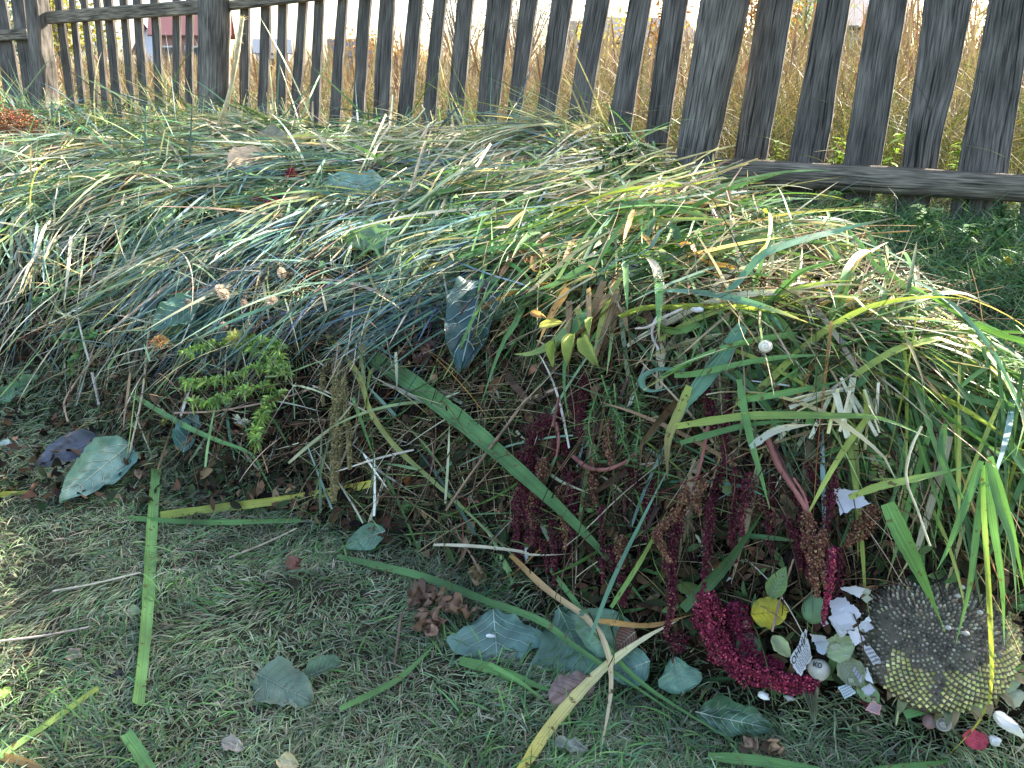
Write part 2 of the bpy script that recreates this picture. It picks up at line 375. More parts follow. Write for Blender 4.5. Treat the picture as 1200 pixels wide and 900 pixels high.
# more bays to the right of the photo: they cast the striped shade on the heap
for i in range(4):
    p = np.array([*(P0-FD*(1.35+i*.27)), .34]); 
    rings = None
    M_ = 6; k = np.linspace(0, 1, M_); lean = R.normal(0, .03); cs = [(-1, -1), (-1, 1), (1, 1), (1, -1)]
    V = np.array([[p+np.array([*(FD*(sx*.075)), 0])+np.array([*(FN*(.03+sy*.012)), 0])+np.array([*(FD*lean*kk), kk*1.56-.1]) for sx, sy in cs] for kk in k])
    U = np.stack(np.broadcast_arrays(np.array([0, .02, .17, .19])[None], (k*1.8)[:, None]), -1)
    v, f, u = loft(V, U); child('plank', v, f, M_PLANK, fence, uv=u, smooth=False)
plank(58, 140, 44, 0, 22, 20, thick=.13, off=-.06, name='post', mat=M_POST, top=1.86, waney=.012)
plank(250, 146, 251, 0, 25, 26, thick=.17, off=-.09, name='post', mat=M_POST, round_=True, top=1.86)
plank(815, 186, 850, 0, 44, 56, thick=.16, off=-.09, name='post', mat=M_POST, round_=True, top=1.86)
def rail(a, b, th, depth, off, rnd, ext=(0, 0), mat=None):
    A = fpt(*a, off); B = fpt(*b, off); d = B-A; A = A-d*ext[0]; B = B+d*ext[1]; d = B-A; L = np.linalg.norm(d); dn = d/L
    M_ = 40; k = np.linspace(0, 1, M_); h = th*px2m((A+B)/2); up = nrm(np.cross(dn, [*FN, 0])); up = up if up[2] > 0 else -up; fn = np.array([*FN, 0])
    C = 14; an = np.linspace(0, 2*np.pi, C, endpoint=False); ph = R.uniform(0, 40)
    if rnd: rr = 1+.10*np.stack([vnoise(k*L, k*0+i*2.7+ph, 3.5) for i in range(C)], 1)+.05*vnoise(k*L, k*0+ph, 1.5)[:, None]; sq = 1+0*an
    else: rr = 1+.03*np.stack([vnoise(k*L, k*0+i*2.7+ph, 5) for i in range(C)], 1); sq = np.minimum(1/np.maximum(np.abs(np.cos(an)), .01), 1/np.maximum(np.abs(np.sin(an)), .01))*.97
    rings = A+d*k[:, None, None]+(up*np.cos(an)[None, :, None]*h/2+fn*np.sin(an)[None, :, None]*depth/2)*(rr*sq[None])[..., None]
    uvs = np.stack(np.broadcast_arrays((an/(2*np.pi)*.35)[None], (k*L)[:, None]), -1)
    V, Fa, U = loft(rings, uvs); child('rail', V, Fa, mat or M_RAIL, fence, uv=U, smooth=rnd)
rail((832, 199), (1200, 221), 32, .08, -.05, True, (0, .5))
rail((560, 181), (826, 196), 26, .07, -.05, True, (1.2, 0))
rail((57, 21), (237, 8), 15, .05, -.03, False)
rail((266, 7), (350, -3), 15, .05, -.03, False, (0, 8))
rail((-200, 50), (35, 40), 11, .05, -.03, False)

# ------------------------------------------------------------------ background field
def field():
    n = 76000
    px = R.uniform(-120, 1500, n); dist = 3.6*np.exp(R.uniform(0, 1, n)**1.0*2.9)
    u = (px-600)/F; X = u*dist; Y = dist
    s, t = ST_(X, Y); k = (t > 4.38) & (R.random(n) < .25+.9*(.5+vnoise(X, Y, .6))); X, Y, s, t = X[k], Y[k], s[k], t[k]; n = len(X)
    B = np.stack([X, Y, ground(X, Y)], -1)
    rt = np.clip((X/Y+.1)*1.2, 0, 1)                # lower and greener to the right, near the fence
    near = sst(6.5, 4.4, t)
    hgt = R.uniform(.35, .8, n)*(1-.55*near*R.random(n))*(1+.35*vnoise(X, Y, .35)*2)*(1.22+.38*rt)*(1+.012*np.hypot(X,Y))
    lean = R.normal(0, .28, (n, 2))+np.array([.15, 0]); D = nrm(np.concatenate([lean, np.ones((n, 1))], 1))
    K = 6; P = np.empty((n, K, 3)); P[:, 0] = B; d = D; seg = (hgt/(K-1))[:, None]
    bend = R.normal(0, .22, (n, 2))
    for i in range(1, K):
        d = nrm(d+np.concatenate([bend, -np.full((n, 1), .10)], 1)); P[:, i] = P[:, i-1]+d*seg
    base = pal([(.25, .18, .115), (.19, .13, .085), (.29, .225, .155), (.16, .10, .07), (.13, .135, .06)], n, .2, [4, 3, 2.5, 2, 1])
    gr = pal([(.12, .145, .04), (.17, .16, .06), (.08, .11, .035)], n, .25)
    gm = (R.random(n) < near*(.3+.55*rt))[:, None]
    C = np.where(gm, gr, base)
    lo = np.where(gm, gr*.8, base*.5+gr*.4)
    wd = (.0018+.00048*dist_of(X, Y))*R.uniform(.6, 1.4, n)
    W0 = np.stack([np.cos(a := R.uniform(0, 3.14, n)), np.sin(a), 0*a], -1)
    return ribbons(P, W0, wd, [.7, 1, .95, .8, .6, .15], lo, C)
def dist_of(x, y): return np.hypot(x, y)
fv = field()
# feathery seed heads on the tallest stalks
def seedheads(n=2600):
    px = R.uniform(-100, 1350, n); dist = 4.6*np.exp(R.random(n)*1.8); X = (px-600)/F*dist; Y = dist; s, t = ST_(X, Y); k = t > 4.7; X, Y = X[k], Y[k]; n = len(X)
    hh = R.uniform(.7, 1.2, n)*(.75+.35*np.clip(X/Y+.3, 0, 1)); bend = R.normal(0, .12, (n, 2)); K = 7; tt = np.linspace(0, 1, K)
    P = np.stack([X[:, None]+bend[:, :1]*tt**2, Y[:, None]+bend[:, 1:]*tt**2, ground(X, Y)[:, None]+hh[:, None]*tt], -1)
    W0 = np.tile([1.0, .2, 0], (n, 1)); C = pal([(.26, .17, .11), (.22, .12, .085), (.32, .24, .15)], n, .2)
    return ribbons(P, W0, .008+.0012*Y, [.12, .12, .12, .15, .7, 1, .2], C)
V, Fq, C, U = join([fv, seedheads()])
tag(mesh_np('dry_field_grass', V, Fq, M_GRASS, C, U, origin=(0, 8, .3)), 'tall dry tan meadow grass growing beyond the fence', 'grass', kind='stuff')

# ------------------------------------------------------------------ lawn
def lawn(n, pxr, pyr, Lr, wr, cols, w=None, up=(.15, 1.1), hmax=.10, K=5, mask=None, world=None):
    px = R.uniform(*pxr, n); py = R.uniform(*pyr, n)
    if world is None: P, t, h = cast(px, py)
    else: P = world
    hh = look(HEAPG, P[:, 0], P[:, 1])
    k = hh < hmax*R.random(n)
    if mask is not None: k &= R.random(n) < mask(P[:, 0], P[:, 1], px, py)
    P = P[k]; n = len(P)
    clump = np.stack([vnoise(P[:, 0], P[:, 1], 9), vnoise(P[:, 0]+7, P[:, 1], 9)], -1)*3.2
    a = R.uniform(0, 2*np.pi, n); D = np.stack([np.cos(a), np.sin(a)], -1)+clump
    D = np.concatenate([nrm(D), R.uniform(*up, (n, 1))], 1)
    L = R.uniform(*Lr, n)
    B = P.copy(); B[:, 2] -= .004
    Q = np.empty((n, K, 3)); Q[:, 0] = B; d = nrm(D); seg = (L/(K-1))[:, None]; dr = R.uniform(.15, .5, (n, 1))
    for i in range(1, K):
        d = nrm(d+np.array([0, 0, -1.0])*dr); nw = Q[:, i-1]+d*seg
        fl = ground(nw[:, 0], nw[:, 1])+.003+.004*R.random(n); nw[:, 2] = np.maximum(nw[:, 2], fl); Q[:, i] = nw
    C = pal(cols, n, .22, w); W0 = nrm(np.cross(D, R.normal(0, .5, (n, 3))+[0, 0, 1]))
    return ribbons(Q, W0, R.uniform(*wr, n), [.8, 1, .9, .65, .1], C*.85, C*1.1)
LC = [(.19, .25, .13), (.21, .29, .13), (.30, .33, .21), (.08, .12, .06), (.34, .31, .21), (.19, .15, .10)]
parts = [lawn(62000, (-160, 1360), (520, 1010), (.022, .055), (.0012, .0028), LC, [4, 3, 4.5, 2.5, 2.2, 1.6]),
         lawn(7000, (-160, 1360), (560, 1010), (.04, .085), (.002, .0034), [(.1, .21, .07), (.14, .26, .08), (.09, .17, .09)], up=(.6, 1.8), mask=lambda x, y, px, py: (.5+2.2*vnoise(x, y, 5)))]
parts.append(lawn(6000, (100, 620), (500, 680), (.03, .06), (.0015, .003), LC, [4, 3, 3, 2.5, 2.8, 2.8], hmax=.22))
parts.append(lawn(12000, (-200, 260), (425, 560), (.03, .07), (.0018, .0034), LC, [4, 3, 3, 2.5, 1.8, 1.8], hmax=.3))
def outside(P, m=60):
    d = P-EYE; z = np.maximum(d@np.array([0, CT, -ST]), .05); px = 600+F*d[:, 0]/z; py = 450-F*(d@np.array([0, ST, CT]))/z
    return (px < -m) | (px > 1200+m) | (py > 900+m) | (z <= .06)
def spread_pts(n, x, y):
    P = np.stack([R.uniform(*x, n), R.uniform(*y, n)], -1); P = np.concatenate([P, ground(P[:, 0], P[:, 1])[:, None]], 1); P = P[outside(P)]; s_, t_ = ST_(P[:, 0], P[:, 1])
    return P[t_ < 4.2]
WP = spread_pts(90000, (-5, 4.2), (-1.4, 4.6)); n_ = len(WP); parts.append(lawn(n_, (0, 1), (0, 1), (.04, .09), (.003, .006), LC, [4, 3, 3, 2.5, 1.8, 1.8], hmax=.3, world=WP))
ss_ = R.uniform(-1.6, 2.6, 26000); tt_ = R.uniform(1.4, 4.2, 26000); X_, Y_ = XY_(ss_, tt_); WP = np.stack([X_, Y_, ground(X_, Y_)], -1); parts.append(lawn(26000, (0, 1), (0, 1), (.07, .16), (.003, .006), [(.07, .14, .06), (.09, .18, .06), (.12, .2, .09), (.3, .28, .16)], [4, 4, 3, .6], up=(.6, 1.6), hmax=.04, world=WP))
V, Fq, C, U = join(parts)
tag(mesh_np('lawn_grass', V, Fq, M_LAWN, C, U, origin=(0, 1.2, 0)), 'short trodden lawn grass in the foreground', 'grass', kind='stuff')
# taller rank grass by the fence at the right
def rank(n=9000):
    px = R.uniform(870, 1420, n); py = R.uniform(225, 560, n); P, t, h = cast(px, py); hh = look(HEAPG, P[:, 0], P[:, 1]); s, tt = ST_(P[:, 0], P[:, 1])
    P = P[(hh < .06) & h & (tt < 4.35)]; n = len(P); a = R.uniform(0, 6.28, n)
    D = nrm(np.stack([np.cos(a)*.5, np.sin(a)*.5, R.uniform(.6, 1.4, n)], -1)); L = R.uniform(.08, .22, n); K = 6
    Q = np.empty((n, K, 3)); Q[:, 0] = P; d = D; dr = R.uniform(.1, .5, (n, 1))
    for i in range(1, K): d = nrm(d+np.array([0, 0, -1.0])*dr); Q[:, i] = Q[:, i-1]+d*(L/(K-1))[:, None]
    C = pal([(.07, .14, .06), (.09, .18, .06), (.12, .2, .09), (.3, .28, .16)], n, .22, [4, 4, 3, .6]); return ribbons(Q, nrm(np.cross(D, R.normal(0, 1, (n, 3)))), R.uniform(.002, .0045, n), [.8, 1, .9, .75, .5, .1], C)
V, Fq, C, U = rank()
tag(mesh_np('rank_grass', V, Fq, M_GRASS, C, U), 'longer dark green grass between heap and fence at the right', 'grass', kind='stuff')

# ------------------------------------------------------------------ loose matter on the heap
def flow(px, py, ang, lpx=14):
    """direction in space that runs along the heap's surface at a given angle of the picture"""
    P, t, h = cast(px, py); Q, t2, h2 = cast(px+np.cos(ang)*lpx, py-np.sin(ang)*lpx)
    D = Q-P; n = normal(P); D = D-(D*n).sum(-1, keepdims=True)*n
    bad = (np.linalg.norm(Q-P, axis=1) > .35) | ~h2; D[bad] = np.stack([np.cos(ang), np.sin(ang)*.3, 0*ang], -1)[bad]
    return P, nrm(D), h, t
def downhill(n, sr, tr):
    s_ = R.uniform(*sr, n); t_ = R.uniform(*tr, n); X, Y = XY_(s_, t_); P = np.stack([X, Y, H(X, Y)], -1); k = look(HEAPG, X, Y) > .03; P = P[k]; nn = normal(P)
    D = nrm(np.stack([nn[:, 0], nn[:, 1], -(nn[:, 0]**2+nn[:, 1]**2)/np.maximum(nn[:, 2], .2)], -1)+R.normal(0, .35, (len(P), 3))); return P, D
def zone(n, xr, yr, ang, jit, L, w, cols, cw=None, off=(.0, .05), droop=(.3, 1.5), wig=.05, K=9, prof=None, fold=0, var=.2, back=.5, up=.06, tip=None, fit=None, tiltc=.6):
    px = R.uniform(*xr, n); py = R.uniform(*yr, n)
    if fit is not None: k = R.random(n) < fit(px, py); px, py = px[k], py[k]; n = len(px)
    a0 = ang(px, py) if callable(ang) else np.full(n, float(ang))
    a = np.radians(a0+R.normal(0, jit, n))
    P, D, h, t = flow(px, py, a)
    s, tt = ST_(P[:, 0], P[:, 1]); k = h & (look(HEAPG, P[:, 0], P[:, 1]) > .05) & (tt < 4.0); P, D = P[k], D[k]; n = len(P)
    LL = R.uniform(*L, n); o = R.uniform(0, 1, n)**1.5*(off[1]-off[0])+off[0]
    # half the blade lies behind its middle point
    B = P-D*(LL*back)[:, None]; B[:, 2] = H(B[:, 0], B[:, 1])+o
    D = nrm(D+R.normal(0, up, (n, 3)))
    Q = drape(B, D, LL, K, o, R.uniform(*droop, n), wig)
    C0 = pal(cols, n, var, cw); C1 = C0*R.uniform(.8, 1.15, (n, 1)); W0 = nrm(np.cross(D, R.normal(0, tiltc, (n, 3))+[0, 0, 1]))
    prof = prof if prof is not None else np.interp(np.linspace(0, 1, K), [0, .15, .5, .85, 1], [.75, 1, .9, .5, .06])
    return ribbons(Q, W0, R.uniform(*w, n), prof, C0, C1, fold, tip), Q, C0
TEAL = [(.15, .24, .15), (.10, .18, .13), (.22, .29, .16), (.11, .18, .19), (.50, .43, .27), (.24, .28, .11), (.62, .55, .38), (.34, .27, .16)]
hay = []
def add(*a, **k): hay.append(zone(*a, **k)[0])
def clumpy(f=.02, g=2.6): return lambda x, y: .45+g*vnoise(x*f, y*f*2.2, 1)
def bend(fn, amp=52): return lambda x, y: (fn(x, y) if callable(fn) else fn)+amp*vnoise(x*.011, y*.025, 1)
# combed pale blue-green grass at the left and middle
add(1800, (-160, 300), (148, 200), bend(176, 30), 10, (.4, .8), (.005, .013), TEAL, [3, 2, 3, 1, 5, 3, 4, 2], off=(.0, .05), wig=.02, fit=clumpy(), var=.3)  # besides real straw, extra straw tones paint the crest zones as sunlit
add(2900, (-200, 240), (180, 335), bend(lambda x, y: 194+46*np.clip((y-180)/130, 0, 1)*np.clip((260-x)/200, .3, 1)), 12, (.35, .85), (.005, .013), TEAL, [4, 4, 3, 1.5, 3, 3, 3, 1.5], off=(0, .06), droop=(.4, 2), wig=.02, fit=clumpy(), var=.3)
add(1800, (220, 700), (148, 205), bend(183, 30), 12, (.3, .7), (.005, .012), TEAL, [3, 2, 3, 1, 5, 3, 4, 2], off=(0, .045), wig=.02, fit=clumpy(), var=.3)
add(2600, (215, 660), (195, 310), bend(lambda x, y: 200+8*(y > 250)), 13, (.3, .75), (.005, .013), TEAL, [5, 5, 3, 3, 2, 2, 1.5, 1], off=(0, .05), droop=(.4, 2), wig=.02, fit=clumpy(), var=.3)
add(2100, (190, 540), (280, 395), bend(lambda x, y: 214+10*(x < 300)), 14, (.25, .6), (.004, .011), [(.09, .17, .16), (.10, .15, .19), (.14, .24, .16), (.2, .28, .18), (.07, .12, .12), (.4, .38, .26)], [4, 3, 3, 2, 2, .9], off=(0, .05), droop=(.4, 2), wig=.02, fit=clumpy(), var=.3)
add(420, (60, 640), (160, 400), 205, 35, (.2, .6), (.002, .005), TEAL+[(.66, .57, .4)], None, off=(.02, .08), droop=(.6, 2.5), wig=.06)
add(620, (-160, 420), (300, 460), lambda x, y: 235+30*vnoise(x*.02, y*.02, 1), 24, (.2, .45), (.002, .005), TEAL, None, off=(.01, .06), droop=(1, 3), wig=.06, back=.6)
# chopped pale straw on the crest
SW = [(.60, .5, .33), (.46, .36, .22), (.68, .6, .44), (.30, .21, .13), (.4, .42, .2)]
add(1900, (430, 860), (160, 262), lambda x, y: 8+10*(x < 600), 17, (.08, .3), (.0035, .008), SW, [3, 3, 3, 2, 1.5], off=(0, .05), droop=(.2, 1), K=6, prof=[1, 1, 1, 1, 1, .8], var=.3)
add(800, (560, 900), (170, 240), 10, 30, (.05, .16), (.002, .006), [(.2, .27, .09), (.36, .38, .14), (.12, .18, .06), (.45, .38, .24)], None, off=(0, .05), K=5, prof=[1, 1, 1, 1, .5])
add(1100, (-100, 1000), (170, 640), lambda x, y: R.uniform(0, 360, len(x)), 1, (.06, .28), (.003, .009), [(.22, .3, .14), (.5, .43, .28), (.12, .18, .08), (.3, .2, .1), (.62, .55, .4), (.16, .24, .18)], None, off=(.01, .09), droop=(.5, 3), wig=.05, var=.35)
# narrow green leaves among the iris
GR = [(.10, .2, .06), (.14, .26, .08), (.07, .13, .05), (.26, .33, .11), (.12, .22, .13), (.5, .42, .2)]
add(1000, (450, 900), (205, 345), lambda x, y: 14-.06*(x-650), 22, (.15, .5), (.005, .012), GR, [4, 4, 4, 2, 2, 1.2], off=(.0, .05), droop=(.5, 2.2), fold=.12, wig=.03, var=.3)
add(420, (560, 900), (300, 410), lambda x, y: 235+50*(x > 760), 28, (.1, .24), (.004, .010), GR, [4, 3, 4, 1.5, 1, 2.5], off=(0, .06), droop=(2, 6), fold=.12, back=.3, var=.3)
SH = lambda x, y: (x < 1075+(y-300)*.55)*1.0
add(1050, (900, 1240), (400, 560), lambda x, y: -25-50*np.clip((y-440)/120, 0, 1), 30, (.12, .34), (.004, .011), GR+[(.55, .5, .3)], [4, 4, 4, 3, 2, 2, 1], off=(0, .08), droop=(1.5, 6), fold=.12, back=.3, wig=.05, fit=SH, var=.3)
add(1500, (820, 1140), (215, 460), -38, 34, (.08, .35), (.003, .006), [(.24, .3, .1), (.46, .38, .24), (.12, .14, .07), (.3, .2, .12), (.6, .54, .38)], None, off=(0, .05), droop=(.5, 2), back=.5, fit=SH, var=.3)
add(220, (1000, 1200), (330, 640), -60, 30, (.15, .35), (.003, .007), GR, None, off=(0, .09), droop=(1.5, 5), back=.3, wig=.06, fit=SH)
for sr, tr, n_ in [((-.5, 1.3), (1.2, 3.7), 2600), ((-8.4, -3.2), (.9, 3.7), 4200), ((-6, .5), (2.9, 3.8), 2200)]:
    P, D = downhill(n_, sr, tr); P = P; n_ = len(P); LL = R.uniform(.2, .55, n_); o = R.uniform(0, .05, n_)
    if tr[0] == 1.2: k = outside(P, -30) | (P[:, 1] > 1.9); P, D, LL, o = P[k], D[k], LL[k]*.7, o[k]; n_ = len(P)
    Q = drape(P-D*(LL*.4)[:, None], D, LL, 9, o, R.uniform(.5, 3, n_), .03); hay.append(ribbons(Q, nrm(np.cross(D, R.normal(0, .6, (n_, 3))+[0, 0, 1])), R.uniform(.004, .011, n_), [.7, .9, 1, 1, .95, .85, .6, .4, .06], pal(TEAL+GR, n_, .3)))
V, Fq, C, U = join(hay)
tag(mesh_np('cut_grass', V, Fq, M_GRASS, C, U), 'long cut blue green and straw grass combed over the heap', 'cut grass', kind='stuff')
print('hay', time.time()-T0)

# chopped leafy scraps on the right shoulder + scattered on the heap
def scraps(n, xr, yr, size, cols, cw, off, asp=(.25, .6), fit=None):
    px = R.uniform(*xr, n); py = R.uniform(*yr, n)
    if fit is not None: k = R.random(n) < fit(px, py); px, py = px[k], py[k]; n = len(px)
    P, D, h, t = flow(px, py, R.uniform(0, 6.28, n)); s, tt = ST_(P[:, 0], P[:, 1]); k = h & (tt < 4.0); P, D = P[k], D[k]; n = len(P)
    nn = nrm(normal(P)+R.normal(0, .55, (n, 3))); D = nrm(D-(D*nn).sum(-1, keepdims=True)*nn)
    L = R.uniform(*size, n); K = 5; tq = np.linspace(-.5, .5, K); c = R.normal(0, .9, n)
    P = P+nn*R.uniform(*off, n)[:, None]
    Q = P[:, None]+D[:, None]*(L[:, None]*tq)[..., None]+nn[:, None]*((c*L)[:, None]*(.25-tq**2))[..., None]*.6
    Cc = pal(cols, n, .28, cw); W0 = np.cross(D, nn)
    return ribbons(Q, W0, L*R.uniform(*asp, n), [.25, .8, 1, .75, .1], Cc, Cc*R.uniform(.8, 1.2, (n, 1)), fold=.25)
DB = [(.05, .03, .018), (.10, .06, .032), (.025, .026, .014), (.035, .055, .022), (.17, .11, .06), (.015, .010, .008)]  # dark rotting browns, deepened to paint shade into the heap's crevices
sc_ = [scraps(3600, (800, 1160), (210, 470), (.012, .05), [(.1, .16, .07), (.16, .24, .09), (.09, .13, .09), (.3, .34, .12), (.28, .16, .08), (.06, .09, .05), (.4, .33, .2)], [4, 4, 3, 2, 1.3, 3, 1], (0, .04), fit=SH),
       scraps(1500, (1000, 1200), (420, 560), (.01, .035), [(.24, .32, .1), (.36, .4, .16), (.14, .2, .07), (.4, .3, .16)], None, (0, .04), fit=SH),
       scraps(5200, (-160, 1010), (300, 600), (.012, .045), DB, [3, 3, 3, 3, 2, 3], (0, .04), fit=lambda x, y: (y > 300+.0*x)),
       scraps(3000, (330, 1200), (560, 800), (.012, .045), DB+[(.1, .16, .06)], [3, 3, 3, 3, 2, 3, 2], (0, .035), fit=lambda x, y: y < 590+(x-330)*.34),
       scraps(900, (150, 520), (180, 320), (.015, .05), [(.08, .14, .07), (.06, .1, .05), (.12, .2, .1)], None, (0, .05)),
       scraps(1300, (690, 870), (165, 225), (.02, .06), [(.05, .09, .03), (.08, .14, .04), (.03, .045, .02), (.2, .28, .08)], [4, 3, 4, 1], (.01, .07), (.15, .4)),
       scraps(700, (-60, 1200), (140, 230), (.012, .04), DB, None, (0, .04))]
V, Fq, C, U = join(sc_)
tag(mesh_np('leaf_litter', V, Fq, M_DEBRIS, C, U), 'crumpled brown and green leaf scraps packed in the heap', 'leaf litter', kind='stuff')
# tangled roots and stems over the dark face
tw = []
def addt(*a, **k):
    _, Q, C0 = zone(*a, **k); n = len(Q); tw.append(tubes(Q, (R.uniform(.0006, .0018, (n, 1))*np.linspace(1, .5, Q.shape[1])[None]), C0, 3))
TW = [(.10, .065, .04), (.24, .17, .10), (.035, .024, .016), (.06, .08, .03), (.13, .035, .03), (.46, .38, .25)]
addt(4200, (-160, 1100), (320, 640), -80, 45, (.06, .28), (.002, .003), TW, [4, 3, 4, 2, 1, 1], off=(0, .06), droop=(.5, 5), wig=.3, up=.4, K=9)
addt(1400, (300, 1180), (520, 760), -60, 60, (.06, .2), (.002, .003), TW, [4, 3, 4, 3, 1, 1], off=(0, .04), droop=(.5, 5), wig=.22, up=.3, K=8, fit=lambda x, y: y < 600+(x-330)*.33)
addt(700, (300, 1150), (180, 460), -30, 60, (.06, .3), (.002, .003), TW, [3, 4, 2, 4, 1, 3], off=(0, .09), droop=(.5, 3), wig=.15, up=.2, K=8)
addt(220, (380, 800), (440, 640), 5, 22, (.15, .4), (.002, .003), [(.16, .24, .09), (.2, .28, .1), (.3, .26, .14)], None, off=(.01, .06), droop=(.5, 2), wig=.08, K=8)
V, Fq, C, U = join(tw)
tag(mesh_np('dry_stem_tangle', V, Fq, M_DEBRIS, C, U), 'thin brown and green stems tangled across the dark face of the heap', 'dead stems', kind='stuff')
print('debris', time.time()-T0)

# ------------------------------------------------------------------ labels that place a thing by its neighbours
MARKS = [('sunflower head', 1095, 745), ('big crimson amaranth plume', 870, 765), ('torn newspaper scraps', 985, 740), ('blue green cabbage leaf on the lawn edge', 580, 745),
 ('white snail shell', 897, 405), ('dangling tan amaranth tassel', 395, 500), ('yellow green aster bush', 265, 430), ('crumpled blue kale leaf', 548, 370),
 ('tan sunlit leaf', 302, 193), ('rusty dried flower clump', 25, 158), ('middle fence post', 250, 140), ('right fence post', 818, 180), ('bundle of pale cut stubs', 985, 545),
 ('yellow round leaf', 902, 718), ('dangling maroon amaranth tassel', 618, 570), ('heap crest straw', 640, 170), ('right shoulder of the heap', 1080, 360), ('green leaf fan at the right edge', 1155, 530),
 ('brown curled leaf clump', 515, 715), ('pinkish brown round leaf', 670, 812), ('bunny tail seed heads', 305, 345), ('burgundy aster flowers', 300, 255), ('broad pale leaf on the crest', 425, 212), ('teal cabbage leaf at the left', 110, 545)]
def where(px, py, skip=0):
    o = sorted(MARKS, key=lambda m: (m[1]-px)**2+(m[2]-py)**2)[skip]; dx, dy = px-o[1], py-o[2]
    if dx*dx+dy*dy < 22**2: return 'on the '+o[0]
    if abs(dx) > 2*abs(dy): r = 'left of' if dx < 0 else 'right of'
    elif abs(dy) > 2*abs(dx): r = 'above' if dy < 0 else 'below'
    else: r = ('above' if dy < 0 else 'below')+(' and left of' if dx < 0 else ' and right of')
    return r+' the '+o[0]
SEEN = {}
def unique(pre, px, py):
    for f in (lambda: f'{pre} {where(px, py)}', lambda: f'{pre} {where(px, py)} and {where(px, py, 1)}', lambda: f'{pre} {where(px, py)}, {where(px, py, 2)}'):
        l = f()
        if l not in SEEN and len(l.replace(',', '').split()) <= 15: SEEN[l] = 1; return l
    return None
def proj(P):
    d = P-EYE; z = d@np.array([0, CT, -ST]); return 600+F*d[0]/z, 450-F*(d@np.array([0, ST, CT]))/z

# ------------------------------------------------------------------ iris leaves laid one by one
G1, G2, G3, BG, YG, YE, OR, ST_C, BR = (.10, .21, .065), (.14, .28, .08), (.065, .14, .05), (.12, .24, .15), (.30, .36, .08), (.50, .44, .08), (.48, .26, .08), (.62, .54, .36), (.2, .12, .06)
BLUNT = ('single upright', 'yellow green leaf lying level', 'slim bright', 'broad leaf end', 'thin green leaf lying')
def blade(pts, wpx, c0, c1=None, lift=.02, fold=.16, label=None, cat='iris leaf', name='iris_leaf', group=None, prof='iris', mat=None, roll=0.0, tip=None, K=26):
    prof = 'cut' if label and label.startswith(BLUNT) else prof; P = PT(pts, lift); wm = wpx*px2m(P[len(P)//2]); C = catmull(P, K)
    d = C[-1]-C[0]; view = nrm(C[K//2]-EYE); W0 = nrm(np.cross(nrm(d), -view)+nrm(-view)*roll)[None]
    pr = {'iris': [.7, 1, 1, .95, .75, .42, .06], 'cut': [.9, 1, 1, 1, .95, .9, .8], 'both': [.06, .5, .9, 1, .9, .5, .06], 'stalk': [1]*7}[prof]
    pr = np.interp(np.linspace(0, 1, K), np.linspace(0, 1, 7), pr)*(1+.05*R.normal(0, 1, K))
    V, Fq, Cc, U = ribbons(C[None], W0, [wm], pr, np.array([c0]), np.array([c1 or c0]), fold, None if tip is None else np.array([tip]), twist=R.normal(0, .35 if prof == 'cut' else .9, 1))
    o = mesh_np(name, V, Fq, mat or M_IRIS, Cc, U); tag(o, label, cat, group); return o
def stalk(pts, rpx, c, lift=.02, label=None, cat='dry stalk', name='dry_stalk', K=24, P=None):
    P = PT(pts, lift) if P is None else P; C = catmull(P, K); r = rpx*px2m(P[len(P)//2])/2
    V, Fq, Cc, U = tubes(C[None], np.linspace(1, .7, K)[None]*r*(1+.12*R.normal(0, 1, K)), np.array([c]), 6)
    o = mesh_np(name, V, Fq, M_STRAW, Cc, U); tag(o, label, cat); return o
IG = 'cut iris leaves thrown on the heap'
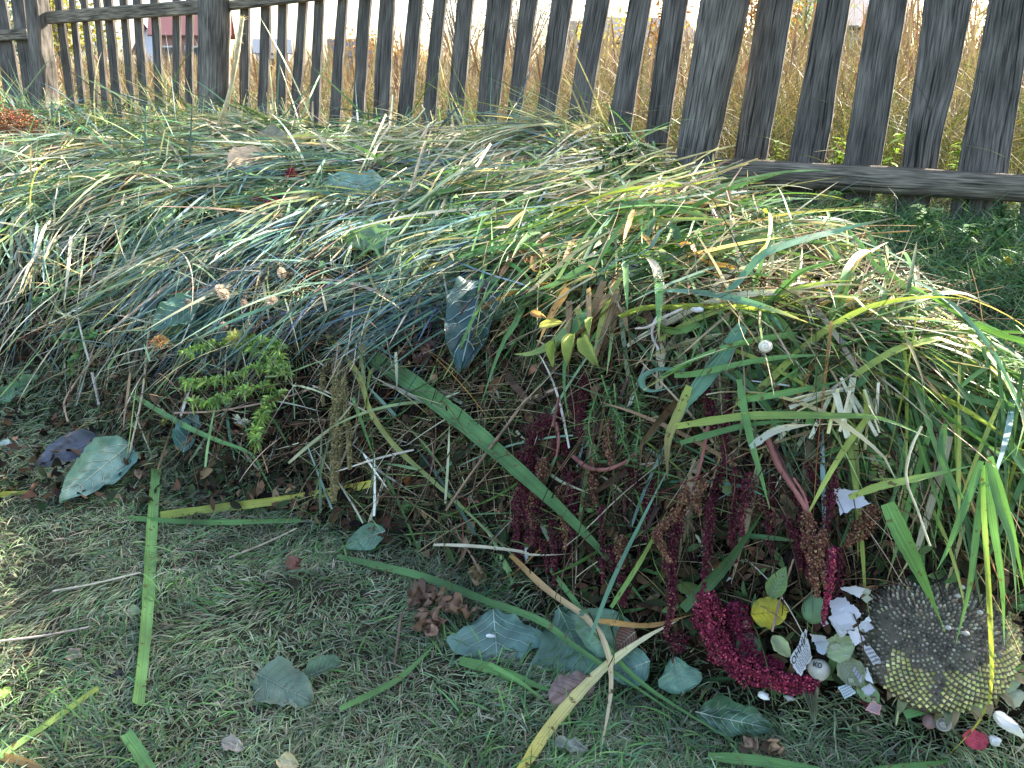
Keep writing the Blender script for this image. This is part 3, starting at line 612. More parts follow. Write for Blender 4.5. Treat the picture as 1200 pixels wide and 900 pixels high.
HB = [
 ([(398, 400), (460, 433), (533, 487), (587, 533), (657, 597), (710, 652), (757, 708)], 24, G1, G1, [.03, .05, .07, .09, .09, .05, .02], 'longest broad green iris leaf slanting from mid heap down to the grass'),
 ([(383, 392), (420, 440), (433, 480), (460, 520), (503, 560), (540, 593), (600, 650), (652, 705)], 9, YE, BG, [.03, .06, .07, .07, .06, .05, .05, .04], 'arching leaf with pale yellow top beside the dangling tan amaranth tassel'),
 ([(183, 548), (178, 620), (174, 700), (168, 770), (162, 824)], 14, G2, G2, .03, 'single upright green leaf lying on the lawn at left'),
 ([(188, 604), (250, 596), (330, 586), (400, 574), (438, 566)], 10, YG, YE, .03, 'yellow green leaf lying level across the soil at the foot of the heap'),
 ([(150, 607), (240, 612), (352, 610)], 6, G1, G1, .035, 'thin green leaf lying level across the top of the upright lawn leaf'),
 ([(147, 458), (213, 497), (255, 516), (293, 531), (308, 555), (322, 582)], 7, G2, G1, [.05, .07, .07, .06, .05, .04], 'kinked green stem like leaf below the aster bush'),
 ([(-10, 893), (60, 845), (115, 806)], 7, G2, YG, .025, 'slim bright green leaf slanting at the bottom left corner'),
 ([(147, 858), (162, 880), (182, 915)], 15, G2, G2, .03, 'broad leaf end cut off by the bottom edge at left'),
 ([(606, 910), (650, 845), (705, 785), (755, 748), (795, 727)], 13, YE, ST_C, [.02, .04, .06, .06, .05], 'bright yellow leaf arching up from the bottom edge'),
 ([(598, 650), (640, 690), (687, 724), (710, 757), (716, 807), (703, 887)], 9, OR, ST_C, [.05, .06, .06, .07, .05, .02], 'long orange leaf bent over and running down onto the lawn'),
 ([(698, 727), (760, 733), (812, 720)], 7, OR, BR, .07, 'short orange brown leaf lying level above the crossing yellow leaf'),
 ([(395, 652), (440, 662), (500, 677), (567, 703), (633, 727), (673, 757), (733, 797), (800, 842)], 10, G1, G1, [.02, .03, .05, .06, .06, .05, .04, .02], 'long thin green leaf arching over the blue green cabbage leaf'),
 ([(538, 774), (580, 785), (620, 800), (652, 812)], 13, G2, G1, .02, 'broad green leaf on the grass just under the cabbage leaf'),
 ([(572, 777), (610, 800), (652, 832)], 6, G2, G2, .03, 'bright narrow leaf below the cabbage leaf'),
 ([(398, 831), (460, 800), (490, 775), (512, 752)], 7, G1, G1, .025, 'green leaf slanting over the lawn left of the cabbage leaf'),
 ([(690, 752), (718, 680), (757, 600), (788, 540)], 5, BG, BG, .10, 'narrow blue green blade standing steeply in front of the amaranth'),
 ([(716, 712), (752, 655), (782, 598)], 6, G2, YG, .08, 'pale green blade beside the steep blue green one'),
 ([(800, 714), (850, 663), (896, 598)], 15, G3, G3, .06, 'dark green broad leaf slanting up left of the yellow round leaf'),
 ([(1040, 590), (1058, 630), (1078, 672), (1108, 740)], 21, G2, G1, .10, 'broad green leaf hanging across the top of the sunflower head'),
 ([(1157, 545), (1147, 600), (1137, 683), (1120, 755)], 8, G1, G2, .14, 'slim leaf hanging over the middle of the sunflower head'),
 ([(1152, 545), (1153, 600), (1159, 700), (1162, 800), (1150, 840), (1133, 863), (1108, 888)], 6, G2, YE, [.15, .15, .13, .08, .05, .03, .02], 'hanging leaf with yellow crooked end reaching the lawn at right'),
 ([(1158, 540), (1162, 600), (1174, 683), (1177, 756)], 9, G1, G1, .16, 'pale hanging leaf right of the sunflower head'),
 ([(1160, 535), (1180, 600), (1193, 653), (1203, 700)], 9, G1, G1, .17, 'outer leaf of the fan hanging at the right edge'),
 ([(1150, 540), (1132, 590), (1112, 640), (1098, 668)], 9, G1, G2, .16, 'left leaf of the fan hanging at the right edge'),
 ([(1158, 540), (1170, 590), (1186, 640), (1192, 720)], 9, G3, G1, .18, 'inner leaf of the fan hanging at the right edge'),
 ([(1060, 838), (1090, 828), (1140, 812), (1205, 777)], 13, G1, G2, .05, 'curved green leaf passing under the sunflower head'),
 ([(1080, 820), (1110, 782), (1142, 722)], 8, YG, G2, .05, 'olive leaf leaning on the lower rim of the sunflower head'),
 ([(830, 886), (900, 893), (1010, 912)], 12, G1, G1, .025, 'dark green leaf along the bottom edge right of centre'),
 ([(1085, 885), (1110, 892), (1010, 905)][::-1], 9, G1, G1, .02, 'short dark leaf at the bottom edge under the red petal'),
 ([(796, 317), (850, 316), (905, 323), (955, 338), (1000, 357), (1067, 393), (1140, 448)], 13, G1, G2, [.05, .07, .08, .09, .09, .09, .09], 'long smooth green leaf curving over the right shoulder of the heap'),
 ([(838, 356), (880, 362), (915, 380), (940, 412)], 18, YG, G3, [.05, .07, .08, .08], 'broad olive leaf bent over above the white snail shell'),
 ([(830, 352), (870, 352), (905, 372), (918, 388)], 14, BG, BG, [.06, .09, .09, .08], 'blue green leaf fold right above the snail shell'),
 ([(871, 381), (842, 423), (815, 458), (800, 476), (783, 522)], 19, BG, BG, [.08, .09, .09, .09, .08], 'broad blue green leaf drooping left of the snail shell'),
 ([(790, 440), (820, 437), (883, 423), (935, 417), (988, 417)], 8, G2, G2, .10, 'level green leaf just below the snail shell'),
 ([(866, 444), (872, 480), (881, 520), (893, 562), (902, 596)], 9, G2, G2, [.10, .12, .12, .12, .11], 'green leaf hanging straight down below the snail shell'),
 ([(790, 500), (840, 492), (883, 487), (967, 487), (1030, 490), (1090, 513)], 10, YG, G2, .12, 'long nearly level leaf above the pale cut stubs'),
 ([(797, 519), (867, 500), (915, 494), (950, 496)], 8, G1, G1, .11, 'green leaf under the long level one'),
 ([(879, 524), (910, 504), (952, 497)], 9, (.4, .45, .38), ST_C, .12, 'pale grey green leaf piece left of the cut stubs'),
 ([(865, 470), (933, 458), (989, 446)], 8, G2, G1, .11, 'straight leaf two below the snail shell'),
 ([(1107, 497), (1103, 533), (1116, 565), (1135, 592)], 9, G3, G1, .12, 'dark leaf hanging on the left of the right edge fan'),
 ([(995, 583), (1030, 570), (1067, 562), (1138, 546)], 9, YG, G2, .12, 'yellowish leaf lying across under the cut stubs'),
 ([(641, 298), (625, 332), (604, 378), (587, 407), (563, 475)], 10, G2, G1, [.05, .07, .08, .08, .07], 'green leaf drooping right of the crumpled kale leaf'),
 ([(735, 330), (700, 350), (668, 400), (661, 450), (668, 498)], 11, G1, G1, [.05, .08, .09, .09, .07], 'green leaf arching down left of the yellowing leaf bundle'),
 ([(706, 364), (675, 377), (648, 402), (622, 414), (602, 415)], 12, BG, YG, [.08, .09, .10, .10, .09], 'grey green leaf bending level over the yellowing bundle'),
 ([(803, 433), (770, 433), (752, 444), (762, 458), (806, 450)], 8, BG, BG, [.08, .1, .12, .12, .1], 'small blue green leaf curled into a loop'),
 ([(808, 452), (797, 480), (783, 515), (782, 562)], 11, YG, BR, [.1, .12, .12, .1], 'olive leaf hanging below the curled loop'),
 ([(820, 380), (790, 388), (745, 372), (700, 345)], 8, G2, YG, .08, 'bright leaf crossing above the yellowing bundle'),
 ([(520, 305), (560, 322), (610, 330), (655, 322)], 9, G2, G2, .06, 'bright leaf right behind the kale leaf'),
 ([(480, 290), (520, 312), (560, 360), (590, 378)], 7, YG, G2, .07, 'narrow leaf crossing the kale leaf'),
 ([(335, 195), (318, 208), (293, 225), (268, 232)], 9, G2, YG, .05, 'short bright green leaf below the tan sunlit leaf'),
 ([(250, 165), (258, 185), (268, 205)], 8, G2, YG, .06, 'short green leaf left of the tan sunlit leaf'),
 ([(262, 160), (232, 185), (205, 200)], 9, G3, G1, .06, 'dark green leaf above the burgundy asters at left'),
 ([(0, 580), (40, 575)], 8, YE, YG, .02, 'yellow leaf piece at the left edge of the lawn'),
 ([(-5, 885), (30, 893), (60, 905)], 9, OR, BR, .02, 'brown leaf piece in the bottom left corner'),
 ([(1198, 480), (1150, 470), (1110, 455), (1060, 430)], 9, G1, G3, .10, 'dark green leaf running out to the right edge'),
 ([(1210, 440), (1170, 432), (1120, 425)], 8, OR, ST_C, .05, 'orange straw coloured leaf at the right edge'),
 ([(560, 845), (700, 880), (830, 890)], 1.8, G2, G2, .03, None),
 ([(640, 660), (670, 700), (740, 790), (860, 870)], 7, G1, G1, .045, 'green leaf running down to the bottom right of the crossing point'),
]
for pts, wpx, c0, c1, lift, lab in HB:
    if lab is None: continue
    blade(pts, wpx, c0, c1, lift, label=lab, group=IG); SEEN[lab] = 1
# the many others: each one draped over whatever lies under it
def iris_fill(n, xr, yr, ang, jit, L, w, cols, cw, off, droop, back=.3, wig=.03, tips=.5, name='iris_leaf', what='iris leaf', group=IG, prof=None, mat=None, var=.16, fold=.16, K=16):
    tip = None
    px = R.uniform(*xr, n); py = R.uniform(*yr, n); a0 = ang(px, py) if callable(ang) else np.full(n, float(ang)); a = a0+R.normal(0, jit, n)
    P, D, h, t = flow(px, py, np.radians(a)); k = h & (look(HEAPG, P[:, 0], P[:, 1]) > .03); P, D, px, py, a = P[k], D[k], px[k], py[k], a[k]; n = len(P)
    LL = R.uniform(*L, n); o = R.uniform(*off, n); B = P-D*(LL*back)[:, None]; B[:, 2] = H(B[:, 0], B[:, 1])+o; D = nrm(D+R.normal(0, .09, (n, 3))+[0, 0, .02])
    Q = drape(B, D, LL, K, o, R.uniform(*droop, n), wig, kink=.035 if prof is None else 0); ci = R.choice(len(cols), n, p=np.array(cw)/sum(cw)); C0 = np.clip(np.array([cols[i][1] for i in ci])*np.exp(R.normal(0, var, (n, 1))), 0, .8)
    pr = np.interp(np.linspace(0, 1, K), np.linspace(0, 1, 7), prof or [.75, 1, 1, .93, .75, .4, .05]); wd = R.uniform(*w, n)
    W0 = nrm(np.cross(D, R.normal(0, .35, (n, 3))+[0, 0, 1]))
    for i in range(n):
        has = R.random() < tips; tc = np.array([[[.42, .30, .1], [.2, .12, .06], [.5, .42, .16]][R.integers(3)]] if has else [C0[i]*1.1])
        V, Fq, Cc, U = ribbons(Q[i:i+1], W0[i:i+1], wd[i:i+1], pr*(1+.04*R.normal(0, 1, K)), C0[i:i+1]*.95, C0[i:i+1]*1.08, fold, tc, twist=R.normal(0, 1.1, 1) if prof is None else None)
        o_ = mesh_np(name, V, Fq, mat or M_IRIS, Cc, U)
        mx, my = proj(Q[i, K//2]); ex, ey = proj(Q[i, -1]); sx, sy = proj(Q[i, 0]); ln = math.hypot(ex-sx, ey-sy); sz = 'short' if ln < 90 else 'long' if ln > 190 else 'medium'
        dn = 'level' if abs(ey-sy) < .35*abs(ex-sx) else 'steep' if abs(ey-sy) > 1.6*abs(ex-sx) else 'slanting'
        l = unique(f'{sz} {cols[ci[i]][0]} {what}, {dn},', mx, my) or f'{cols[ci[i]][0]} {what} in the thick of {group}'
        tag(o_, l.replace(',,', ','), what, group)
NC = [('green', G1), ('bright green', G2), ('dark green', G3), ('blue green', BG), ('yellow green', YG), ('orange brown', OR), ('straw coloured', ST_C)]
iris_fill(34, (470, 880), (215, 340), 12, 14, (.3, .6), (.010, .019), NC, [5, 5, 3, 2, 2, .4, .6], (.03, .08), (.6, 2), back=.5)
iris_fill(34, (570, 780), (285, 400), lambda x, y: 232+35*(x > 700), 18, (.15, .32), (.009, .017), NC, [4, 4, 3, 2, 3, 3, 1.5], (.04, .10), (2, 5.5), back=.2)
iris_fill(22, (760, 980), (330, 450), lambda x, y: 20+0*x, 38, (.2, .42), (.010, .019), NC, [4, 4, 2, 3, 3, 1, 1], (.05, .11), (1, 4), back=.45)
iris_fill(34, (900, 1200), (430, 570), -22, 34, (.2, .45), (.007, .014), NC, [5, 5, 3, 2, 3, .6, 1], (.06, .13), (1.5, 5), back=.4)
iris_fill(46, (950, 1210), (480, 620), -80, 16, (.18, .36), (.006, .012), NC, [5, 6, 2, 2, 4, .5, 1], (.07, .15), (3, 8), back=.15)
iris_fill(34, (430, 900), (480, 690), lambda x, y: R.choice([-45, 40, 10, -70], len(x)), 15, (.15, .34), (.005, .011), NC, [4, 3, 3, 2, 3, 1, 2], (.03, .09), (.8, 2), back=.5)
iris_fill(18, (380, 1000), (700, 850), lambda x, y: R.choice([-35, 35, 5], len(x)), 12, (.1, .26), (.004, .008), NC, [4, 3, 3, 2, 2, 1, 1], (.01, .03), (.8, 2), back=.5)
iris_fill(16, (230, 560), (165, 330), lambda x, y: R.choice([20, 200, 160, 240], len(x)), 18, (.2, .45), (.008, .015), NC, [4, 2, 3, 4, 2, .6, 2], (.05, .10), (.6, 2), back=.5)
iris_fill(14, (60, 400), (330, 560), lambda x, y: R.choice([-60, 30, 240, 200], len(x)), 18, (.15, .35), (.004, .009), NC, [4, 1, 3, 4, 2, .6, 2], (.03, .08), (.8, 3), back=.5)
iris_fill(46, (470, 1030), (400, 640), lambda x, y: -90+0*x, 22, (.08, .22), (.008, .02), [('brown', (.14, .085, .045)), ('dark brown', (.08, .045, .028)), ('tan', (.26, .19, .11)), ('dark red', (.1, .03, .03))], [4, 4, 2, 2], (.02, .08), (3, 7), back=.2, what='withered leaf', name='withered_leaf', group='withered brown leaves hanging in the dark face', mat=M_DRY, tips=0)
# yellowing bundle under the drooping leaves
iris_fill(12, (660, 735), (375, 420), 250, 14, (.10, .2), (.010, .018), [('yellow green', (.36, .40, .1)), ('orange brown', OR), ('brown', (.28, .18, .09))], [3, 2, 3], (.07, .1), (3, 7), back=.1, what='withered leaf', name='withered_leaf', group='withered leaves in the yellowing bundle')
iris_fill(8, (590, 650), (310, 350), 255, 12, (.12, .2), (.010, .018), [('orange brown', (.5, .28, .1)), ('brown', (.3, .17, .08))], [3, 2], (.05, .08), (3, 6), back=.1, what='withered leaf', name='withered_leaf', group='withered leaves in the orange bundle')
# straw stalks on the crest
iris_fill(64, (430, 860), (165, 262), lambda x, y: 12+6*(x < 600), 16, (.14, .4), (.005, .012), [('pale straw', (.66, .58, .4)), ('tan', (.48, .38, .24)), ('greenish straw', (.5, .52, .28))], [4, 2, 2], (.04, .11), (.1, .6), back=.5, what='straw stalk', name='straw_stalk', group='straw stalks on the crest', prof=[1]*7, mat=M_STRAW, tips=0, K=8, fold=.35)
iris_fill(16, (960, 1015), (520, 560), lambda x, y: R.choice([-100, -70, -130, 200], len(x)), 14, (.05, .1), (.006, .010), [('white cut', (.72, .68, .5)), ('pale yellow', (.62, .58, .3))], [3, 2], (.10, .15), (3, 8), back=.0, what='stub', name='cut_stub', group='pale cut stubs sticking out of the bundle', prof=[1]*7, mat=M_STRAW, tips=0, K=6, fold=.35)
iris_fill(10, (1060, 1100), (320, 380), -75, 12, (.06, .14), (.008, .013), [('pale yellow', (.66, .58, .28)), ('straw', (.6, .5, .32))], [2, 2], (.06, .09), (1, 3), back=.2, what='stub', name='cut_stub', group='pale stubs on the right shoulder', prof=[1]*7, mat=M_STRAW, tips=0, K=6, fold=.3)
iris_fill(40, (780, 1150), (240, 400), -36, 24, (.08, .28), (.004, .010), [('pale', (.55, .55, .3)), ('green', G1), ('brown', BR)], [3, 4, 2], (.03, .08), (.3, 1.5), back=.5, what='cut stalk', name='cut_stalk', group='cut stems on the right shoulder', prof=[1]*7, mat=M_STRAW, tips=0, K=8, fold=.35)
print('iris', time.time()-T0)

# single stalks
PP = PT([(222, 252), (247, 173)], .03); far = PP[1]
def at_depth(px, py, Yd): d = rays(px, py); return EYE+d*Yd/d[1]
P = np.vstack([PP, [at_depth(267, 117, far[1]), at_depth(276, 75, far[1]-.02), at_depth(284, 20, far[1]-.05)]])
st = stalk(None, 7, (.6, .52, .34), P=P, label='tall pale dry grass stalk standing up in front of the middle fence post', name='grass_stalk', cat='stalk')
e = P[-1]; n_ = 60; tt = R.random(n_); B = P[-2]*(1-tt[:, None])+e*tt[:, None]; dd = nrm(R.normal(0, .5, (n_, 3))+[.1, 0, .9]); Q = B[:, None]+dd[:, None]*np.linspace(0, .035, 3)[None, :, None]
V, Fq, C, U = ribbons(Q, nrm(R.normal(0, 1, (n_, 3))), np.full(n_, .003), [.6, 1, .1], pal([(.5, .4, .25)], n_)); child('seed_head', V, Fq, M_DRY, st, col=C, uv=U)
for pts, r, c, l, lab in [
 ([(180, 335), (176, 380), (173, 400), (167, 460), (152, 530)], 3, (.6, .5, .33), .06, 'thin pale upright stalk left of the aster bush'),
 ([(182, 335), (140, 385), (100, 433), (77, 467), (76, 480), (80, 495)], 3.5, (.42, .32, .2), .05, 'bent tan stalk arching down to the left'),
 ([(205, 393), (217, 380), (240, 377), (270, 371), (303, 367)], 6, (.24, .3, .12), .07, 'thick green hooked stem above the aster bush'),
 ([(205, 484), (250, 482), (300, 474), (340, 464), (372, 453)], 3, (.5, .33, .25), .07, 'thin pinkish stem crossing under the aster bush'),
 ([(162, 400), (158, 430), (145, 460), (138, 485)], 5, (.22, .14, .09), .04, 'dark fuzzy hanging stalk left of the pale upright stalk'),
 ([(108, 437), (112, 455), (116, 475)], 4, (.5, .42, .36), .04, 'short grey stick under the bent tan stalk'),
 ([(618, 466), (573, 527), (545, 565), (523, 598)], 4, (.3, .2, .13), .08, 'brown stalk crossing over the long broad iris leaf'),
 ([(62, 693), (110, 684), (165, 671)], 3, (.55, .5, .38), .02, 'pale stalk on the lawn left of the upright leaf'),
 ([(-5, 752), (50, 745), (108, 734)], 3, (.55, .45, .38), .02, 'long pale stalk on the lawn at the left edge'),
 ([(268, 654), (310, 637), (348, 619)], 3, (.5, .42, .3), .02, 'thin tan stalk on the soil below the level yellow leaf'),
 ([(780, 375), (770, 372), (764, 392), (772, 410)], 4, (.6, .52, .46), .10, 'forked bleached root above the curled loop'),
 ([(800, 362), (778, 372), (760, 383), (745, 385)], 4, (.62, .54, .46), .11, 'bleached root piece at the top of the forked root'),
 ([(905, 520), (925, 560), (945, 600), (958, 640)], 7, (.12, .06, .05), .06, 'thick dark red stem under the pale grey green leaf piece'),
 ([(1080, 500), (1068, 525), (1062, 560), (1076, 600), (1090, 640)], 3.5, (.62, .58, .4), .15, 'thin pale stem hanging left of the right edge fan'),
 ([(930, 655), (915, 700), (905, 740)][::-1], 3, (.3, .2, .15), .06, 'reddish twig standing behind the lettered scrap'),
 ([(1075, 740), (1060, 790), (1050, 850)], 3, (.3, .33, .14), .05, 'thin stem leaning on the lower left rim of the sunflower'),
 ([(470, 720), (466, 750), (462, 780)], 3.5, (.22, .15, .11), .02, 'short brown twig standing on the lawn left of the curled leaves'),
 ([(935, 245), (960, 275), (990, 305), (1010, 320)], 4, (.4, .3, .24), .06, 'brown stem lying along the crest at the right'),
 ([(1035, 250), (1042, 268), (1044, 292)], 6, (.62, .6, .34), .05, 'pale green upright stub near the right fence rail'),
 ([(912, 228), (918, 260), (925, 290)], 5, (.28, .15, .1), .05, 'dark brown upright stem end under the fence rail')]:
    stalk(pts, r, c, l, lab)

# ------------------------------------------------------------------ broad leaves
def broad(pts, label, c, wr=.8, lift=.02, shape='ovate', cup=.15, ruf=.14, curl=0.0, roll=0.0, vein=(.45, .5, .38), cat='leaf', name='fallen_leaf', mat=None, bite=.09, vw=.012, c2=None, nv=6, nu=22, tilt=.5, group=None, ph=None):
    base, tip = PT(pts, lift+(.085 if pts[0][1] < 400 and pts[0][0] < 700 else .012 if pts[0][1] < 480 else 0)); vd = nrm((base+tip)/2-EYE); dz = (tip-base)@vd; lat = np.linalg.norm((tip-base)-dz*vd); tip = tip-vd*(dz-np.clip(dz, -.8*lat, .8*lat)); ax_ = tip-base; L = np.linalg.norm(ax_); a = ax_/L; mid = (base+tip)/2
    n0 = nrm(tilt*nrm(EYE-mid)+(1-tilt)*normal(mid[None])[0]); n0 = nrm(n0-a*(n0@a)); s0 = np.cross(a, n0); n0, s0 = n0*math.cos(roll)+s0*math.sin(roll), s0*math.cos(roll)-n0*math.sin(roll)
    ph = R.uniform(0, 60) if ph is None else ph
    def W(u):
        if shape == 'ovate': return np.sin(np.pi*np.clip(u, 0, 1)**.8)**.7
        if shape == 'round': return np.sqrt(np.clip(1-(2*u-1)**2, 0, 1))
        if shape == 'fan': return np.clip(.12+1.5*u, 0, 1)*np.sqrt(np.clip(1-np.clip((u-.55)/.45, 0, 1)**2*.999, 0, 1))
        return np.clip(u*4, 0, 1)*np.clip((1-u)*1.4, 0, 1)**.7
    def S(u, v):
        edge = 1+bite*(2*vnoise(u*7+ph, v*0+np.sign(v)*3, 1)+vnoise(u*30+ph, np.sign(v)*3, 1))
        w = W(u)*wr*L*.5*edge; uu = u*(1+.05*(vnoise(v*5+ph, u*0, 1)*2)*u)
        z = L*(cup*v*v*W(u)+ruf*np.abs(v)**2*(vnoise(u*9+ph, v*2+5, 1)*2.4)+ruf*.8*vnoise(u*5+ph, v*3, 1)-curl*u*u+.012*np.cos(v*9+np.abs(v)*0)*0)
        z = z+L*.012*np.sin((u*1.0-np.abs(v)*.35)*2*np.pi*nv)*np.abs(v)**.6*(1-.3*np.abs(v))
        return base+a*(uu*L)[..., None]+s0*(v*w)[..., None]+n0*z[..., None]
    nu_, nv_ = nu, 17; u = np.linspace(0.003, .997, nu_); v = np.linspace(-1, 1, nv_); U_, V_ = np.meshgrid(u, v, indexing='ij'); G = S(U_, V_)
    idx = np.arange(nu_*nv_).reshape(nu_, nv_); Fq = np.stack([idx[:-1, :-1], idx[1:, :-1], idx[1:, 1:], idx[:-1, 1:]], -1).reshape(-1, 4)
    c = np.array(c); cc = np.broadcast_to(c, G.shape).copy()
    if c2 is not None: m = np.clip(np.abs(V_)*1.1-.3+vnoise(U_*6+ph, V_*3, 1), 0, 1)[..., None]; cc = cc*(1-m)+np.array(c2)*m
    o = mesh_np(name, G, Fq, mat or M_LEAF, cc.reshape(-1, 3), np.stack([V_*.5+.5, U_], -1)); tag(o, label, cat, group)
    if vein is not None:
        lines = [np.stack([np.linspace(0, .96, 20), np.zeros(20)], -1)]
        for i in range(nv):
            u0 = .06+.8*i/nv
            for sgn in (-1, 1):
                q = np.linspace(0, .9, 20); lines.append(np.stack([np.clip(u0+q*(.30 if shape != 'fan' else .5)*(1-u0*.4), 0, .97), sgn*(q**.85)*(1 if shape != 'fan' else .95-.1*u0)], -1))
        Ls = np.array(lines); Pv = S(Ls[..., 0], Ls[..., 1]+1e-4)+n0*.0012; wv = np.array([1.6]+[.8]*(2*nv))[:, None]*vw*L*np.linspace(1, .25, 20)[None]*.5
        v_, f_, c_, u_ = tubes(Pv, wv, np.tile(np.array(vein), (len(Pv), 1)), 4); child('vein', v_, f_, mat or M_LEAF, o, col=c_, uv=u_)
    return o
CB = (.11, .20, .155)
broad([(578, 714), (583, 777)], 'blue green cabbage leaf with white veins lying at the lawn edge', CB, 1.5, .035, 'fan', .10, .07, .02, vein=(.5, .58, .5), mat=M_CABB, name='cabbage_leaf', cat='cabbage leaf', tilt=.75, nv=4, vw=.013, bite=.03)
broad([(655, 712), (692, 792)], 'dark wrinkled cabbage leaf right of the white veined one', (.09, .17, .11), 1.2, .02, 'fan', .05, .12, vein=(.25, .35, .22), mat=M_CABB, name='cabbage_leaf', cat='cabbage leaf', tilt=.7)
broad([(720, 715), (700, 770)], 'torn green cabbage leaf behind the crossing yellow and orange leaves', (.11, .2, .12), 1.3, .03, 'ovate', .1, .12, vein=(.28, .38, .24), mat=M_CABB, name='cabbage_leaf', cat='cabbage leaf', bite=.14)
broad([(762, 775), (715, 792)], 'teal cabbage leaf piece in front of the brown leaf', (.10, .2, .16), .9, .03, 'ovate', .1, .1, mat=M_CABB, name='cabbage_leaf', cat='cabbage leaf')
broad([(790, 770), (800, 812)], 'crinkled green leaf piece left of the crimson amaranth plume', (.13, .24, .16), 1.3, .02, 'fan', .1, .12, mat=M_CABB, name='cabbage_leaf', cat='cabbage leaf')
broad([(815, 835), (905, 855)], 'dark green ruffled leaf lying below the crimson amaranth plume', (.08, .16, .09), .45, .02, 'ovate', .1, .16, mat=M_CABB, name='cabbage_leaf', cat='cabbage leaf', bite=.12)
broad([(385, 205), (466, 228)], 'broad pale leaf on the crest left of the straw', (.14, .27, .2), .62, .05, 'ovate', -.05, .05, mat=M_CABB, name='cabbage_leaf', cat='cabbage leaf', vein=(.3, .42, .3))
broad([(402, 290), (462, 276)], 'sunlit crumpled cabbage leaf below the broad pale leaf', (.16, .28, .15), .7, .06, 'fan', .25, .14, mat=M_CABB, name='cabbage_leaf', cat='cabbage leaf')
broad([(455, 290), (495, 360)], 'ragged green cabbage leaf left of the kale leaf', (.10, .2, .13), .75, .04, 'ovate', .1, .14, mat=M_CABB, name='cabbage_leaf', cat='cabbage leaf', bite=.16)
broad([(566, 328), (540, 424)], 'dark blue kale leaf with a pale midrib, curled over', (.035, .085, .08), .52, .03, 'ovate', .12, .10, .12, tilt=.8, mat=M_CABB, name='kale_leaf', cat='kale leaf', vein=(.4, .5, .46), vw=.02)
broad([(232, 350), (178, 386)], 'dark green rounded leaf above the pale upright stalk', (.08, .17, .12), .6, .06, 'ovate', .1, .08, mat=M_CABB, name='cabbage_leaf', cat='cabbage leaf')
broad([(200, 275), (215, 330)], 'dark leaf half hidden in the grass at left', (.07, .15, .11), .6, .05, 'ovate', .1, .08, mat=M_CABB, name='cabbage_leaf', cat='cabbage leaf')
broad([(155, 518), (70, 590)], 'pale teal torn cabbage leaf at the left foot of the heap', (.17, .30, .24), .42, .035, 'ovate', .1, .08, mat=M_CABB, name='cabbage_leaf', cat='cabbage leaf', bite=.12, tilt=.7)
broad([(118, 515), (45, 545)], 'purple grey cabbage leaf behind the pale teal one', (.10, .11, .14), .6, .03, 'ovate', .1, .06, mat=M_CABB, name='cabbage_leaf', cat='cabbage leaf', vein=(.2, .22, .26), tilt=.7)
broad([(230, 405), (300, 440)], 'large dark teal leaf behind the aster bush', (.06, .14, .15), .6, .04, 'ovate', .1, .06, mat=M_CABB, name='cabbage_leaf', cat='cabbage leaf')
broad([(215, 530), (228, 482)], 'narrow teal leaf under the daisy', (.06, .15, .12), .5, .04, 'ovate', .15, .06, mat=M_CABB, name='cabbage_leaf', cat='cabbage leaf')
broad([(452, 622), (405, 640)], 'small grey green leaf on the dark soil', (.13, .23, .15), .6, .03, 'ovate', .1, .06, tilt=.7)
broad([(20, 458), (45, 440)], 'small pale green leaf at the left edge', (.16, .27, .15), .6, .04, 'ovate')
broad([(0, 470), (36, 452)], 'pointed green leaf at the left edge', (.12, .23, .13), .5, .04, 'ovate')
broad([(302, 790), (364, 822)], 'grey green torn leaf lying on the lawn', (.15, .2, .14), .66, .02, 'ovate', .1, .08, bite=.12, tilt=.6, vein=(.25, .3, .22))
broad([(356, 795), (398, 778)], 'small folded grey green leaf beside the torn one', (.13, .2, .15), .5, .02, 'ovate', .5, .1, bite=.1)
broad([(694, 796), (646, 820)], 'pinkish brown round leaf on the lawn', (.30, .2, .17), .72, .025, 'round', -.1, .08, .05, mat=M_DRY, vein=(.2, .12, .1), tilt=.7)
broad([(318, 183), (284, 206)], 'tan sunlit leaf on the heap below the middle fence post', (.55, .40, .26), 1.5, .09, 'round', .05, .05, mat=M_DRY, vein=(.7, .6, .4), tilt=.6)
broad([(300, 160), (335, 172)], 'grey green cupped leaf above the tan one', (.28, .27, .22), .8, .06, 'round', .1, .1, vein=(.4, .4, .3))
broad([(880, 720), (922, 716)], 'yellow round leaf behind the lettered scrap', (.55, .46, .04), .85, .05, 'round', .05, .09, vein=(.3, .24, .04), bite=.1, tilt=.7, c2=(.3, .3, .05))
broad([(903, 700), (920, 665)], 'broad pale green husk above the yellow leaf', (.2, .3, .12), .55, .06, 'ovate', .3, .06)
broad([(882, 742), (870, 775)], 'dark leaf under the yellow one', (.08, .13, .06), .8, .03, 'ovate', .2, .1)
broad([(905, 745), (925, 770)], 'pale green husk left of the lettered scrap', (.45, .5, .28), .6, .05, 'ovate', .35, .06)
broad([(965, 765), (1002, 752)], 'pale green husk behind the white paper scraps', (.38, .45, .26), .8, .04, 'ovate', .4, .1)
broad([(985, 770), (1008, 805)], 'grey green folded husk beside the sunflower head', (.24, .27, .18), .8, .05, 'ovate', .3, .08)
broad([(945, 790), (955, 850)], 'thin grey green stem skin below the crumpled ball', (.2, .22, .15), .3, .03, 'lance', .4, .1)
broad([(1130, 812), (1162, 832)], 'light green rind piece right of the bent yellow leaf', (.3, .4, .26), .8, .03, 'round', -.25, .04)
broad([(1165, 805), (1198, 792)], 'light green rind piece at the right edge', (.32, .4, .28), .7, .04, 'round', -.25, .04)
broad([(1178, 822), (1200, 812)], 'small pale rind piece below the one at the edge', (.4, .42, .3), .9, .03, 'round', -.3, .04)
